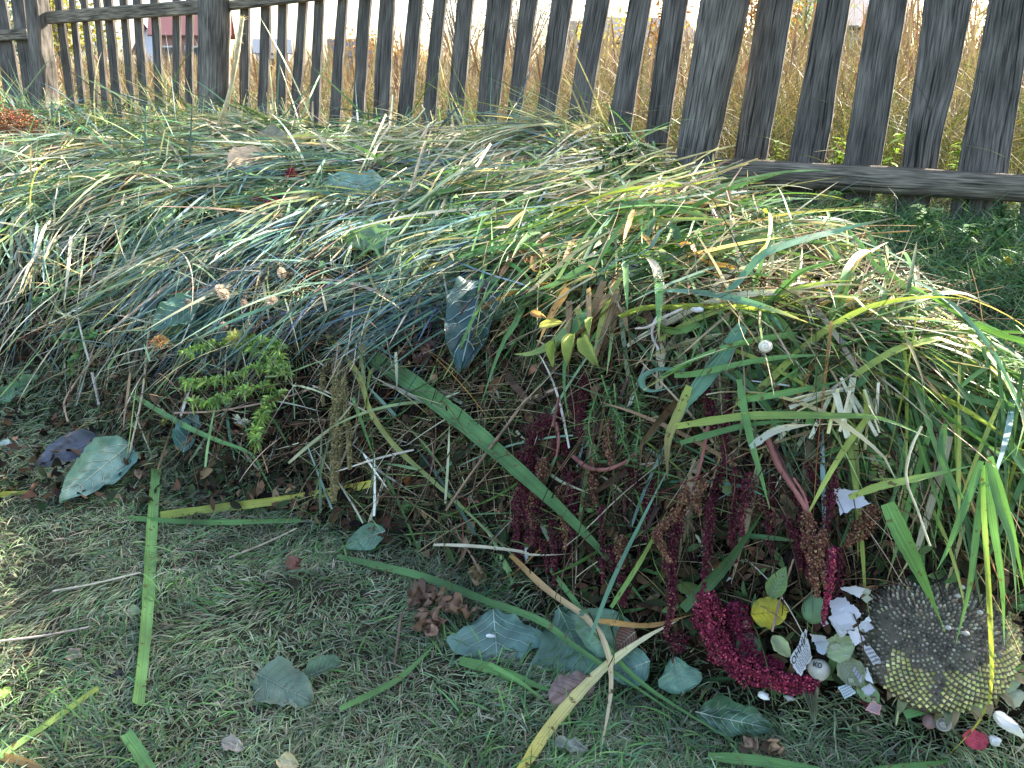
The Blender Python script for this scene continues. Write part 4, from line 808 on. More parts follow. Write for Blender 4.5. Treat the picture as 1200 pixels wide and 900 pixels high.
broad([(1165, 835), (1200, 862)], 'white shell piece at the right edge of the lawn', (.75, .72, .66), .42, .03, 'ovate', -.2, .03, mat=M_SHELL, name='shell_piece', cat='shell', vein=None, tilt=.6)
broad([(1128, 862), (1158, 872)], 'red petal on the lawn under the bent yellow leaf', (.5, .06, .1), .8, .025, 'round', .1, .1, name='petal', cat='petal', vein=(.6, .2, .2))
broad([(1105, 815), (1118, 850)], 'small dark green leaf under the sunflower rim', (.08, .15, .07), .9, .02, 'ovate')
broad([(1005, 800), (1030, 825)], 'pointed pale green leaf tip under the sunflower head', (.28, .4, .2), .7, .03, 'ovate')
broad([(845, 270), (820, 300)], 'folded grey green leaf on the crest at right', (.2, .28, .18), .5, .07)
broad([(78, 765), (95, 770)], 'tiny tan leaf on the lawn left of the upright leaf', (.35, .26, .2), .8, .015, mat=M_DRY)
broad([(150, 715), (165, 718)], 'tiny green leaf touching the upright lawn leaf', (.25, .3, .16), .8, .015)
broad([(-3, 818), (12, 808)], 'bright green round weed leaf at the left edge', (.25, .38, .08), .8, .03, 'round')
broad([(0, 518), (10, 535)], 'pale white green scrap at the left edge', (.5, .6, .55), .8, .03, 'round')
broad([(650, 870), (690, 880)], 'grey leaf sliver low on the lawn', (.3, .3, .24), .4, .015, mat=M_DRY)
broad([(260, 868), (285, 878)], 'small pale dry leaf low on the lawn at left', (.4, .33, .26), .6, .015, mat=M_DRY)
broad([(325, 890), (350, 898)], 'straw coloured dry leaf at the bottom edge', (.55, .45, .25), .6, .015, mat=M_DRY)
broad([(0, 170), (12, 215)], 'grey green leaf under the rusty flower clump', (.17, .22, .14), .8, .05)
broad([(18, 190), (45, 205)], 'brownish leaf right of the grey green one', (.24, .2, .14), .7, .05)
broad([(745, 740), (722, 760)], 'dark red brown leaf between the cabbage leaves', (.12, .05, .035), .9, .04, mat=M_DRY)
# small leaves in the plant mush left of the kale leaf and elsewhere
small = [((750, 300), (800, 312)), ((740, 320), (705, 335)), ((720, 320), (760, 345)), ((760, 310), (740, 338)), ((730, 305), (752, 318)), ((700, 310), (725, 330)), ((775, 330), (745, 345))]
for b, t in small:
    l = unique('small sunlit grey green leaf of the lying sprig', (b[0]+t[0])/2, (b[1]+t[1])/2); broad([b, t], l or 'small sunlit grey green leaf of the lying sprig', (.28, .36, .26), .4, .10, 'ovate', .1, .05, name='sprig_leaf', group='leaves of the lying sprig', nu=12, nv=3)
for i, (b, t) in enumerate([((640, 372), (622, 366)), ((660, 378), (632, 383)), ((650, 400), (648, 430)), ((672, 392), (665, 428)), ((693, 372), (690, 392)), ((684, 395), (702, 430))]):
    broad([b, t], unique('green yellow seed pod', (b[0]+t[0])/2, (b[1]+t[1])/2) or 'green yellow seed pod', [(.5, .3, .15), (.42, .4, .15), (.34, .42, .1), (.32, .36, .1), (.4, .46, .14), (.3, .34, .1)][i], .34, .085, 'ovate', .3, .02, name='seed_pod', cat='seed pod', group='seed pods in the yellowing bundle', nu=12, nv=3, vein=None)
# brown crumpled leaves
def crumple(px, py, rpx, label, c, lift=.03, n=6, name='curled_leaf', cat='dry leaf'):
    P = PT([(px, py)], lift)[0]; r = rpx*px2m(P); parts = []
    for i in range(n):
        K = 9; a, b = nrm(R.normal(0, 1, 3)), nrm(R.normal(0, 1, 3)); b = nrm(b-a*(a@b)); c_ = P+R.normal(0, .5, 3)*r*.8; nn = np.cross(a, b)
        u = np.linspace(-1, 1, K); U_, V_ = np.meshgrid(u, u, indexing='ij'); rr = r*R.uniform(.5, .9)
        G = c_+(a*(U_*np.sqrt(1-V_**2*.45))[..., None]+b*(V_*np.sqrt(1-U_**2*.45))[..., None]+nn*((vnoise(U_*1.6+i*7+px, V_*1.6, 1)*2.2+.5*U_**2)[..., None]))*rr
        idx = np.arange(K*K).reshape(K, K); Fq = np.stack([idx[:-1, :-1], idx[1:, :-1], idx[1:, 1:], idx[:-1, 1:]], -1).reshape(-1, 4)
        parts.append((G.reshape(-1, 3), Fq, np.tile(np.array(c)*R.uniform(.7, 1.3), (K*K, 1)), np.zeros((K*K, 2))))
    V, Fq, C, U = join(parts); o = mesh_np(name, V, Fq, M_DRY, C, U); tag(o, label, cat); return o
crumple(497, 703, 15, 'dark brown curled leaf left of the cabbage leaf, upper of the clump', (.2, .12, .08), .03)
crumple(527, 712, 15, 'lighter brown curled leaf touching the cabbage leaf stem', (.27, .16, .1), .035)
crumple(507, 735, 14, 'brown curled leaf at the bottom of the clump', (.25, .15, .1), .02)
crumple(430, 133, 17, 'dark dry leaf clump on the crest against the fence', (.09, .055, .05), .03)
crumple(395, 135, 13, 'reddish dry leaf clump on the crest left of the dark one', (.16, .09, .07), .03)
crumple(375, 140, 12, 'grey green leaf clump on the crest', (.2, .26, .18), .03)
crumple(560, 668, 10, 'small tan curled leaf on the soil above the cabbage leaf', (.32, .22, .12), .03)
crumple(955, 470, 11, 'tan crumpled leaf below the right shoulder', (.35, .2, .1), .04)
crumple(1010, 400, 9, 'orange brown crumpled leaf on the right shoulder', (.4, .2, .1), .05)
crumple(1030, 415, 9, 'rusty crumpled leaf beside the orange brown one', (.38, .17, .09), .05)
crumple(500, 415, 12, 'dull red brown crumpled flower head under the grass', (.17, .09, .07), .05)
crumple(345, 665, 9, 'reddish brown leaf scrap on the lawn below the level yellow leaf', (.2, .09, .06), .015)
crumple(130, 795, 9, 'dark earth clod on the lawn', (.05, .04, .04), .0)
crumple(880, 880, 10, 'tan crumpled leaf at the bottom edge', (.3, .2, .13), .015)
crumple(907, 878, 9, 'brown crumpled leaf at the bottom edge', (.26, .17, .1), .015)
crumple(235, 590, 7, 'dark brown scrap on the soil by the yellow leaf', (.12, .08, .05), .015)

# ------------------------------------------------------------------ amaranth
OCT = np.array([[1, 0, 0], [-1, 0, 0], [0, 1, 0], [0, -1, 0], [0, 0, 1], [0, 0, -1]], float)
OF = np.array([[0, 2, 4], [2, 1, 4], [1, 3, 4], [3, 0, 4], [2, 0, 5], [1, 2, 5], [3, 1, 5], [0, 3, 5]])
def lumps(Cn, size, cols):
    n = len(Cn); q = R.normal(0, 1, (n, 3, 3)); q, _ = np.linalg.qr(q); V = Cn[:, None]+np.einsum('ni,vi,nij->nvj', np.asarray(size)[:, None]*R.uniform(.6, 1.3, (n, 3)), OCT, q)
    Fq = (OF[None]+np.arange(n)[:, None, None]*6).reshape(-1, 3); return V.reshape(-1, 3), Fq, np.repeat(cols, 6, 0), np.zeros((n*6, 2))
AM = 'amaranth tassels hanging out of the heap'
def tassel(pts, rpx, label, cols, lift=.05, dens=1.0, stem=None, name='amaranth_tassel', cat='amaranth', group=AM, taper=.35, lump=.0019, rag=.35):
    P = PT(pts, lift); C = catmull(P, 60); L = np.linalg.norm(np.diff(C, axis=0), axis=1).sum(); r = rpx*1.35*px2m(P[len(P)//2])/2
    n = int(np.clip(dens*L*r*2*3.1/(lump**2*3.2), 120, 7000)); t = R.random(n); i = np.clip(t*59, 0, 58.99); a = i.astype(int); f = (i-a)[:, None]; c = C[a]*(1-f)+C[a+1]*f
    d = nrm(C[a+1]-C[a]); e1 = nrm(np.cross(d, [.3, .9, .2])); e2 = np.cross(d, e1); th = R.uniform(0, 6.283, n)
    prof = np.interp(t, [0, .12, .6, 1], [.5, 1, .95, taper])*(1+rag*2*vnoise(t*L*60, th*.6, 1)); rad = r*prof*np.sqrt(R.uniform(.35, 1.15, n))
    c = c+(e1*np.cos(th)[:, None]+e2*np.sin(th)[:, None])*rad[:, None]
    V, Fq, Cc, U = lumps(c, np.full(n, lump), pal(cols, n, .3)); o = mesh_np(name, V, Fq, M_AMAR, Cc, U, smooth=False); tag(o, label, cat, group)
    v, f_, c_, u_ = tubes(C[None], np.full((1, 60), r*.3), np.array([stem or cols[0]])*.7, 6); child('stem', v, f_, M_AMAR, o, col=c_, uv=u_); return o
MAR = [(.09, .012, .026), (.05, .01, .016), (.13, .02, .035), (.14, .065, .045)]; PNK = [(.34, .035, .07), (.2, .02, .05), (.1, .012, .035), (.46, .09, .13), (.15, .02, .04)]; DRYA = [(.2, .10, .05), (.13, .06, .035), (.28, .16, .09), (.12, .03, .03)]; TANG = [(.26, .22, .09), (.2, .17, .07), (.32, .25, .12)]  # PNK mixes painted pink highlights of lit florets into the maroon
for pts, r, l, cs, lf in [
 ([(395, 415), (396, 460), (395, 510), (392, 560), (391, 588)], 13, 'thick tan green amaranth tassel hanging at mid left', TANG, .07),
 ([(386, 420), (378, 445), (379, 475)], 6, 'short tan tassel on the left of the thick one', TANG, .07),
 ([(402, 440), (408, 500), (410, 550)], 7, 'long thin tan tassel on the right of the thick one', TANG, .07),
 ([(648, 488), (628, 505), (617, 535), (614, 565), (618, 600)], 15, 'maroon amaranth tassel hanging right of the brown stalk, upper half thin', MAR, .07),
 ([(620, 555), (610, 590), (604, 635)], 13, 'lower left tail of maroon florets ending near the soil', MAR, .06),
 ([(632, 575), (628, 610), (625, 640)], 12, 'lower right tail of maroon florets ending near the soil', MAR, .06),
 ([(685, 440), (682, 480), (680, 520)], 9, 'dull maroon tassel hanging under the yellowing bundle', MAR, .05),
 ([(655, 480), (650, 510), (648, 540)], 8, 'dark maroon tassel left of the one under the yellowing bundle', MAR, .04),
 ([(668, 510), (662, 545), (665, 570)], 11, 'dark maroon clump beside the hanging pink stems', MAR, .03),
 ([(740, 540), (748, 570), (760, 595)], 14, 'dark maroon clump in the middle of the shaded face', MAR, .03),
 ([(655, 625), (665, 640), (650, 655)], 18, 'maroon clump on the soil beside the white fleck', MAR, .02),
 ([(800, 590), (790, 625), (785, 660), (788, 700), (780, 745)], 11, 'long maroon tassel right of the long broad iris leaf', MAR, .07),
 ([(833, 600), (828, 650), (824, 690)], 9, 'maroon tassel left of the dark green broad leaf', MAR, .06),
 ([(862, 570), (858, 620), (862, 660)], 8, 'deep maroon tassel behind the dark green broad leaf', MAR, .04),
 ([(905, 560), (900, 610), (905, 650)], 10, 'deep maroon tassel in the shade below the level leaves', MAR, .03),
 ([(935, 580), (945, 620), (942, 660)], 10, 'deep maroon tassel beside the thick dark red stem', MAR, .04),
 ([(976, 640), (972, 680), (967, 712), (965, 732)], 7, 'thin bright red tassel hanging over the paper scraps', PNK, .09),
 ([(945, 600), (948, 640), (955, 680), (958, 700)], 11, 'withered brown tassel hanging left of the bright red one', DRYA, .08),
 ([(965, 620), (960, 650), (968, 690)], 8, 'withered brown tassel touching the bright red one', DRYA, .09),
 ([(1020, 590), (1015, 610), (990, 640)], 17, 'rusty withered flower clump above the sunflower head', DRYA, .05),
 ([(805, 570), (795, 600), (770, 625), (785, 660)], 10, 'withered brown tassel over the long maroon one', DRYA, .09),
 ([(715, 490), (712, 520), (716, 545)], 9, 'withered brown head hanging from the pink stem', DRYA, .07),
 ([(700, 535), (695, 560), (698, 590)], 10, 'brown green withered head lower in the face', DRYA, .05),
 ([(825, 560), (815, 585), (820, 605)], 9, 'withered brown head left of the hanging green leaf', DRYA, .08),
 ([(790, 742), (795, 755), (802, 762)], 20, 'maroon clump left of the crimson plume', MAR, .03)]:
    tassel(pts, r, l, cs, lf)
for i in range(44):
    x = R.uniform(590, 1010); y = R.uniform(440, 650); dry = R.random() < .33; L = R.uniform(35, 95); sx = R.normal(0, 9)
    l = unique(('withered brown' if dry else 'maroon')+(' short' if L < 60 else ' long')+' amaranth tassel', x, y+L/2) or 'amaranth tassel deep in the dark face'
    tassel([(x, y), (x+sx*.5, y+L*.35), (x+sx*1.2, y+L*.7), (x+sx, y+L)], R.uniform(6, 12), l, DRYA if dry else MAR, R.uniform(.02, .07), .8)
tassel([(826, 690), (828, 720), (838, 752), (865, 780), (905, 796), (960, 804)], 25, 'big crimson amaranth plume lying curved at the foot of the heap', PNK, [.05, .05, .045, .04, .04, .04], 1.2, group=None, taper=.45, name='amaranth_plume')
tassel([(862, 705), (866, 735), (880, 765), (918, 782)], 21, 'darker maroon inner plume above the big crimson one', [(.2, .02, .05), (.13, .015, .04)], .03, 1.0, group=None, name='amaranth_plume')
tassel([(1010, 822), (1020, 818), (1030, 812)], 14, 'small maroon floret clump under the sunflower rim', MAR, .02)
tassel([(1128, 372), (1150, 362), (1180, 365), (1205, 375)], 9, 'dark red stem of florets lying in the grass at the right edge', MAR, .05)
tassel([(425, 318), (435, 325), (440, 335)], 16, 'dark maroon flower clump under the crumpled cabbage leaf', [(.1, .015, .05), (.4, .2, .26)], .03)
# rusty sedum clump at top left
tassel([(-12, 150), (10, 155), (30, 160), (58, 165)], 40, 'rusty dried flower clump in the top left corner of the heap', [(.36, .13, .06), (.26, .1, .05), (.42, .2, .09)], .05, .8, group=None, name='dried_flower_clump', cat='dried flowers', lump=.006)
tassel([(-15, 178), (5, 180), (22, 176)], 24, 'darker rusty flower clump below the bright one', [(.28, .1, .05), (.2, .08, .05)], .04, .8, group=None, name='dried_flower_clump', cat='dried flowers', lump=.006)
# pinkish amaranth stems
for pts, r, l in [([(648, 500), (652, 480), (655, 465)], 5, 'pink stem joining the maroon tassel to the withered leaves'), ([(672, 535), (690, 548), (712, 550), (735, 540), (745, 530)], 6, 'pink bowed stem in the middle of the shaded face'), ([(652, 495), (655, 515), (652, 535)], 4, 'thin pink stem beside the maroon tassel'),
                  ([(900, 515), (912, 545), (935, 580), (950, 605)], 8, 'thick dull red stem rising left of the cut stubs'), ([(830, 500), (822, 540), (812, 575)], 5, 'pink stem running down to the withered head'), ([(948, 600), (942, 580), (930, 560)], 4, 'thin reddish stem above the withered tassels')]:
    stalk(pts, r, (.3, .12, .1), .07, l, cat='stem', name='amaranth_stalk')

# ------------------------------------------------------------------ sunflower head
def sunflower():
    c = PT([(1094, 736)], .03)[0]; view = nrm(EYE-c); n = nrm(view*.82+np.array([.10, -.05, .48])); e1 = nrm(np.cross([0, 0, 1.0], n)); e2 = np.cross(n, e1); r = 92*px2m(c); c = c-n*.012
    root = empty('sunflower', c); tag(root, 'large round ripe sunflower head full of grey seeds at the lower right', 'sunflower')
    def S(x, y): q = (x*x+y*y); return c+(e1*x[..., None]+e2*y[..., None])*r+n*(r*(.46*(1-q)-.05*np.exp(-q*9)+.04*vnoise(x*2, y*2, 1)))[..., None]
    nu_, nv_ = 14, 48; rr, th = np.meshgrid(np.linspace(0.001, 1.0, nu_), np.linspace(0, 2*np.pi, nv_, endpoint=False), indexing='ij'); wob = 1+.03*np.sin(th*3+1)+.02*np.sin(th*7)
    G = S(rr*np.cos(th)*wob, rr*np.sin(th)*wob); G2 = G[-1]*.0+c+(G[-1]-c)*.55-n*r*.25; G = np.concatenate([G, G2[None]]); idx = np.arange((nu_+1)*nv_).reshape(nu_+1, nv_); nx = np.roll(idx, -1, 1)
    Fq = np.stack([idx[:-1], nx[:-1], nx[1:], idx[1:]], -1).reshape(-1, 4)
    child('disc', G, Fq, M_DULL, root, col=np.tile([.09, .075, .05], (G.size//3, 1)))
    N = 1150; k = np.arange(N)+.5; q = np.sqrt(k/N); ph = k*2.399963; x, y = q*np.cos(ph)+R.normal(0, .0035, N), q*np.sin(ph)+R.normal(0, .0035, N); P = S(x, y); sp = r*1.77/math.sqrt(N)
    # rim at the lower right still holds the pale empty sockets
    low = (y*.86-x*.5*0); rim = ((q > .62+.1*vnoise(x*6, y*6, 1)) & (y < -.22) & (x > -.5)) | ((q > .80) & (x > .1) & (y < .45)) | ((q > .78) & (np.abs(np.arctan2(y, x)+.5) < .5)); rim &= ~((np.abs(x+.02-.1) < .05) & (q < .93) & (y < -.3))
    rad = nrm(e1*x[:, None]+e2*y[:, None]); tan = np.cross(n, rad); nl = nrm(n+rad*q[:, None]*.85)
    def heads(m, hgt, wd, cols, inset):
        Pm = P[m]-nl[m]*inset; a, b, u = rad[m], tan[m], nl[m]; j = R.normal(0, .12, (m.sum(), 1)); a, b = nrm(a+b*j), nrm(b-a*j); M_ = m.sum(); h = (hgt*R.uniform(.75, 1.3, M_))[:, None]; s = (sp*.5*wd)
        base = [Pm+a*s*1.15, Pm+b*s, Pm-a*s*1.15, Pm-b*s]; top = [Pm+a*s*.62+u*h, Pm+b*s*.5+u*h, Pm-a*s*.62+u*h*.9, Pm-b*s*.5+u*h]
        V = np.stack(base+top, 1); f = np.array([[0, 1, 5, 4], [1, 2, 6, 5], [2, 3, 7, 6], [3, 0, 4, 7], [4, 5, 6, 7]]); Fq = (f[None]+np.arange(M_)[:, None, None]*8).reshape(-1, 4)
        return V.reshape(-1, 3), Fq, np.repeat(pal(cols, M_, .22), 8, 0)
    s_ = ~rim & (R.random(N) > .06*(1+2.2*vnoise(x*4, y*4, 1)*2)); V, f, C = heads(s_, sp*.75, .93, [(.22, .195, .145), (.15, .135, .10), (.33, .30, .22), (.09, .08, .065)], 0); tag(child('seed_mass', V, f, M_DULL, root, col=C, smooth=False), 'tightly packed grey seeds', kind='stuff')
    V, f, C = heads(rim, sp*.35, 1.12, [(.44, .42, .14), (.38, .38, .12), (.5, .46, .2)], 0); tag(child('socket_rim', V, f, M_DULL, root, col=C, smooth=False), 'yellow rim of empty seed sockets', kind='stuff')
    # dry brown bracts round the edge
    nb = 46; Q = []; W = []
    for i in range(nb):
        t = i/nb*2*np.pi+R.normal(0, .05); d = e1*math.cos(t)+e2*math.sin(t); b = c+d*r*.98-n*.0; L = R.uniform(.012, .028); dd = nrm(d+n*R.uniform(-.9, .6)+R.normal(0, .3, 3)); Q.append([b, b+dd*L*.5, b+dd*L-n*.01]); W.append(nrm(np.cross(d, n)))
    v, f, C, U = ribbons(np.array(Q), np.array(W), R.uniform(.010, .015, nb), [1, .8, .1], pal([(.2, .15, .08), (.12, .12, .06), (.28, .22, .12)], nb), None, .2); child('bract', v, f, M_DRY, root, col=C, uv=U)['kind'] = 'stuff'
    # pale fallen florets lying on it stay with their own names
    for i, (x, y) in enumerate([(.1, -.1), (.3, -.12), (-.12, .25), (.45, .2), (.25, .5), (.2, .35)]):
        p = S(np.array(x), np.array(y))+n*.012; K = 7; an = np.linspace(0, 6.283, 12, endpoint=False); Rg = [p+(e1*np.cos(an)[:, None]*1.0+e2*np.sin(an)[:, None]*.75)*.0048*math.cos(z)+n*.003*math.sin(z) for z in np.linspace(-1.5, 1.5, K)]
        V, Fq, U = loft(np.array(Rg), np.zeros((K, 12, 2))); o = mesh_np('loose_seed', V, Fq, M_SHELL, np.tile([.34, .33, .29], (len(V), 1))); l = ['at the centre', 'right of the centre', 'left of the centre, high', 'near the right side', 'near the top right', 'above and right of the centre'][i]
        tag(o, f'pale loose seed lying on the sunflower head {l}', 'seed', 'loose pale seeds on the sunflower head')
sunflower()

# ------------------------------------------------------------------ paper scraps, shells and bits
def scrap(pts4, label, c=(.62, .63, .66), lift=.05, bend=.25, lines=0, name='paper_scrap', text=None, group='torn newspaper scraps', mat=None, cat='paper', ink=(.16, .16, .19)):
    A, B, C_, D = PT(pts4, lift); K = 9; u = np.linspace(0, 1, K); U_, V_ = np.meshgrid(u, u, indexing='ij'); a, b = R.uniform(-1, 1, 2)*bend
    nn = nrm(np.cross(B-A, D-A)); nn = nn if nn@(EYE-A) > 0 else -nn; L = np.linalg.norm(B-A); ph = R.uniform(0, 50)
    def S(u, v):
        u, v = np.asarray(u, float), np.asarray(v, float)
        P = A*((1-u)*(1-v))[..., None]+B*(u*(1-v))[..., None]+C_*(u*v)[..., None]+D*((1-u)*v)[..., None]
        return P+nn*(L*(a*(u-.5)**2*2+b*(v-.5)**2*2+.10*vnoise(u*2+ph, v*2, 1)))[..., None]
    e = .16*np.stack([vnoise(U_*9+ph, V_*9, 1), vnoise(U_*9+ph+9, V_*9, 1)], 0)*((U_ == 0) | (U_ == 1) | (V_ == 0) | (V_ == 1)); G = S(U_+e[0], V_+e[1])
    idx = np.arange(K*K).reshape(K, K); Fq = np.stack([idx[:-1, :-1], idx[1:, :-1], idx[1:, 1:], idx[:-1, 1:]], -1).reshape(-1, 4)
    o = mesh_np(name, G, Fq, mat or M_PAPER, np.tile(c, (K*K, 1))); tag(o, label, cat, group)
    if lines:
        v0, v1 = (.40, .94) if text else (.1, .9); Q = []
        for i in range(lines):
            v = v0+(v1-v0)*(i+.5)/lines; x = .08
            while x < .9:
                w_ = R.uniform(.05, .14); q = np.linspace(x, min(x+w_, .92), 4); Q.append(S(q, np.full(4, v))+nn*.0006); x += w_+.035
        W = np.tile(nrm(D-A), (len(Q), 1)); hh = np.linalg.norm(D-A)*(v1-v0)/lines*.45; vv, ff, cc, uu = ribbons(np.array(Q), W, np.full(len(Q), hh), [1]*4, np.tile(ink, (len(Q), 1))); child('print_lines', vv, ff, M_DULL, o, col=cc)['kind'] = 'stuff'
    if text: letters(text, S, nn, o, (.06, .94), (.05, .36))
    return o
def letters(text, S, nn, par, ur, vr, ink=(.02, .02, .03)):
    cu = bpy.data.curves.new('lettering', 'FONT'); cu.body = text; cu.size = 1; cu.resolution_u = 3; cu.offset = .02; to = bpy.data.objects.new('lettering', cu); COL.objects.link(to); bpy.context.view_layer.update()
    me = bpy.data.meshes.new_from_object(to.evaluated_get(bpy.context.evaluated_depsgraph_get())); bpy.data.objects.remove(to); n = len(me.vertices); co = np.empty(n*3); me.vertices.foreach_get('co', co); co = co.reshape(-1, 3)
    lo, hi = co.min(0), co.max(0); u = ur[0]+(co[:, 0]-lo[0])/(hi[0]-lo[0])*(ur[1]-ur[0]); v = vr[1]-(co[:, 1]-lo[1])/(hi[1]-lo[1])*(vr[1]-vr[0])
    P = S(u, v)+nn*.0009; org = P.mean(0); me.vertices.foreach_set('co', (P-org).astype(np.float32).ravel()); me.materials.clear(); me.materials.append(M_DULL)
    a = me.color_attributes.new('Col', 'FLOAT_COLOR', 'POINT'); c = np.ones((n, 4), np.float32); c[:, :3] = ink; a.data.foreach_set('color', c.ravel())
    o = bpy.data.objects.new('lettering', me); COL.objects.link(o); o.parent = par; o.location = org-WPOS[par.name]; return o
WH = (.5, .5, .5)
scrap([(925, 775), (944, 736), (952, 770), (938, 792)], 'newspaper scrap with bold letters and small print lines', WH, .075, .1, 6, text='ОННИ', group=None, name='newspaper_scrap')
PAPERS = [([(983, 690), (1001, 686), (1017, 690), (1007, 700)], 'thin white scrap at the top of the pile', WH, 0), ([(972, 703), (990, 699), (1000, 716), (975, 722)], 'grey lilac scrap below the top one', (.5, .5, .58), 0),
 ([(970, 722), (990, 712), (1003, 730), (985, 742)], 'broad pale lilac scrap in the middle of the pile', (.6, .6, .68), 0), ([(990, 712), (1000, 708), (1010, 720), (1001, 729)], 'square grey lilac scrap on the right of the pile', (.5, .5, .56), 0),
 ([(973, 728), (987, 733), (995, 742), (985, 748)], 'bright white torn scrap at the lower middle of the pile', WH, 0), ([(1000, 738), (1018, 723), (1021, 728), (1007, 741)], 'long pale scrap rising to the right by the seeds', (.6, .62, .6), 0),
 ([(993, 740), (1006, 738), (1012, 750), (1002, 757)], 'pale crumpled scrap under the long one', (.62, .6, .66), 0), ([(1010, 757), (1019, 756), (1034, 776), (1024, 781)], 'striped printed scrap touching the sunflower head', WH, 4),
 ([(1007, 783), (1016, 781), (1023, 800), (1015, 798)], 'small blank white scrap below the striped one', (.75, .78, .82), 0), ([(953, 752), (972, 751), (966, 767), (958, 764)], 'grey blue triangular scrap beside the lettered scrap', (.42, .46, .52), 0),
 ([(948, 742), (968, 745), (970, 753), (952, 752)], 'white scrap strip above the grey blue triangle', WH, 0), ([(982, 805), (995, 800), (1003, 812), (990, 820)], 'pale blue printed scrap below the ball', (.5, .58, .62), 4),
 ([(1022, 820), (1033, 828), (1030, 838), (1014, 832)], 'pink and yellow printed scrap on the lawn edge', (.6, .3, .28), 5), ([(975, 572), (1005, 575), (1018, 590), (985, 602)], 'pale lilac paper scrap caught under the cut stubs', (.6, .6, .66), 0),
 ([(1008, 800), (1012, 790), (1003, 778), (999, 786)], 'dark printed scrap edge behind the small blank one', (.4, .4, .45), 3), ([(1165, 838), (1192, 850), (1200, 866), (1175, 852)], 'white printed paper piece at the right edge', WH, 0)]
for i in range(12):
    x, y = R.uniform(940, 1022), R.uniform(690, 815); a = R.uniform(0, 6.28); w_, h_ = R.uniform(4, 10), R.uniform(3, 7); q = [(x+math.cos(a+t)*(w_ if j % 2 else h_), y+math.sin(a+t)*(h_ if j % 2 else w_)*.8) for j, t in enumerate((0, 1.6, 3.1, 4.7))]
    PAPERS.append((q[::-1], unique('tiny torn pale paper scrap', x, y) or 'tiny torn pale paper scrap in the pile', (.45, .45, .5) if i % 2 else (.3, .32, .24), 0))
for q, l, c, ln in PAPERS: scrap(q, l, c, .055, .3, ln)
def blob(px, py, rx, ry, label, c, lift=.02, name='pebble', cat='pebble', mat=None, sq=1.0, group=None, rough=.06):
    P = PT([(px, py)], lift)[0]; m = px2m(P); a, b = np.meshgrid(np.linspace(-1.5, 1.5, 12), np.linspace(0, 2*np.pi, 18, endpoint=False), indexing='ij'); v = nrm(EYE-P); e1 = nrm(np.cross([0, 0, 1.0], v)); e2 = np.cross(v, e1)
    rr = 1+rough*2*vnoise(a*1.5+px, b*1.2, 1); G = P+(e1*(np.cos(a)*np.cos(b)*rx*rr)[..., None]+e2*(np.sin(a)*ry*rr)[..., None]+v*(np.cos(a)*np.sin(b)*rx*sq*rr)[..., None])*m
    V, Fq, U = loft(G, np.zeros((12, 18, 2))); o = mesh_np(name, V, Fq, mat or M_SHELL, np.tile(c, (len(V), 1)), origin=P); tag(o, label, cat, group); return o, P, m, e1, e2, v
o, P, m, e1, e2, v = blob(960, 785, 13, 12, 'crumpled whitish paper ball with two black letters', (.42, .40, .34), .04, 'paper_ball', 'paper')
def SB(u, v_): x = (np.asarray(u)-.5)*1.5; y = (.5-np.asarray(v_))*1.5; return P+(e1*x[..., None]*13+e2*(y)[..., None]*12)*m+v*(13*m*np.sqrt(np.clip(1.08-x*x*.9-y*y*.9, .05, 2)))[..., None]
letters('ко', SB, v, o, (.12, .62), (.05, .4))
o, P, m, e1, e2, v = blob(897, 406, 8, 7.5, 'white round snail shell tucked under the bent leaves', (.66, .62, .54), .12, 'snail_shell', 'snail shell', rough=.02)
def spiral(P, e1, e2, v, r, par, c):
    t = np.linspace(.6, 14, 60); q = t/14; C = P+(e1*np.cos(t)[:, None]+e2*np.sin(t)[:, None])*(r*q*.93)[:, None]+v*(r*np.sqrt(np.clip(1-(q*.93)**2, 0, 1)))[:, None]; vv, ff, cc, uu = tubes(C[None], np.full((1, 60), r*.05), np.array([c]), 5); child('whorl', vv, ff, M_SHELL, par, col=cc)
spiral(P, e1, e2, v, 8*m, o, (.45, .36, .26))
o, P, m, e1, e2, v = blob(1105, 848, 10, 9, 'grey brown snail shell on the ground under the sunflower head', (.24, .22, .2), .02, 'snail_shell', 'snail shell', rough=.02); spiral(P, e1, e2, v, 10*m, o, (.5, .46, .4))
blob(954, 714, 14, 17, 'small round green seed capsule above the lettered scrap', (.14, .24, .13), .05, 'seed_capsule', 'seed capsule', M_LEAF, rough=.04)
blob(1090, 845, 8, 9, 'pinkish pebble left of the grey brown snail shell', (.36, .22, .2), .01)
for i, (x, y, rx, ry, l) in enumerate([(870, 742, 9, 5, 'white shell fragment right of the crimson plume top'), (873, 728, 8, 7, 'brown onion skin piece above the white fragment'), (852, 679, 6, 3, 'white shell fragment left of the green husk'), (808, 697, 4, 4, 'tiny white shell piece beside the dark broad leaf'),
   (865, 714, 6, 6, 'grey pebble behind the brown onion skin'), (617, 650, 3, 8, 'white fleck of eggshell hanging by the maroon tail'), (575, 745, 6, 2, 'white dropping on the blue green cabbage leaf'), (1095, 750, 1, 1, None), (895, 815, 7, 4, 'white shell piece below the crimson plume'), (925, 818, 6, 3, 'grey shell piece left of the folded stem skin'),
   (1055, 805, 6, 4, 'pale chip under the sunflower head at left'), (1140, 828, 6, 5, 'brown chip right of the snail shell'), (820, 295, 9, 4, 'bleached husk on the crest above the long smooth leaf'), (818, 363, 7, 3, 'white husk end left of the bent olive leaf'), (1165, 868, 7, 5, 'pale pebble right of the red petal'), (742, 312, 6, 9, 'white bud standing in the lying sprig')]):
    if l: blob(x, y, rx, ry, l, [(.66, .64, .6), (.4, .28, .18)]['brown' in l] if 'grey' not in l else (.4, .4, .38), .02 if y > 600 else .1, 'shell_fragment', 'shell piece', sq=.45, rough=.3)

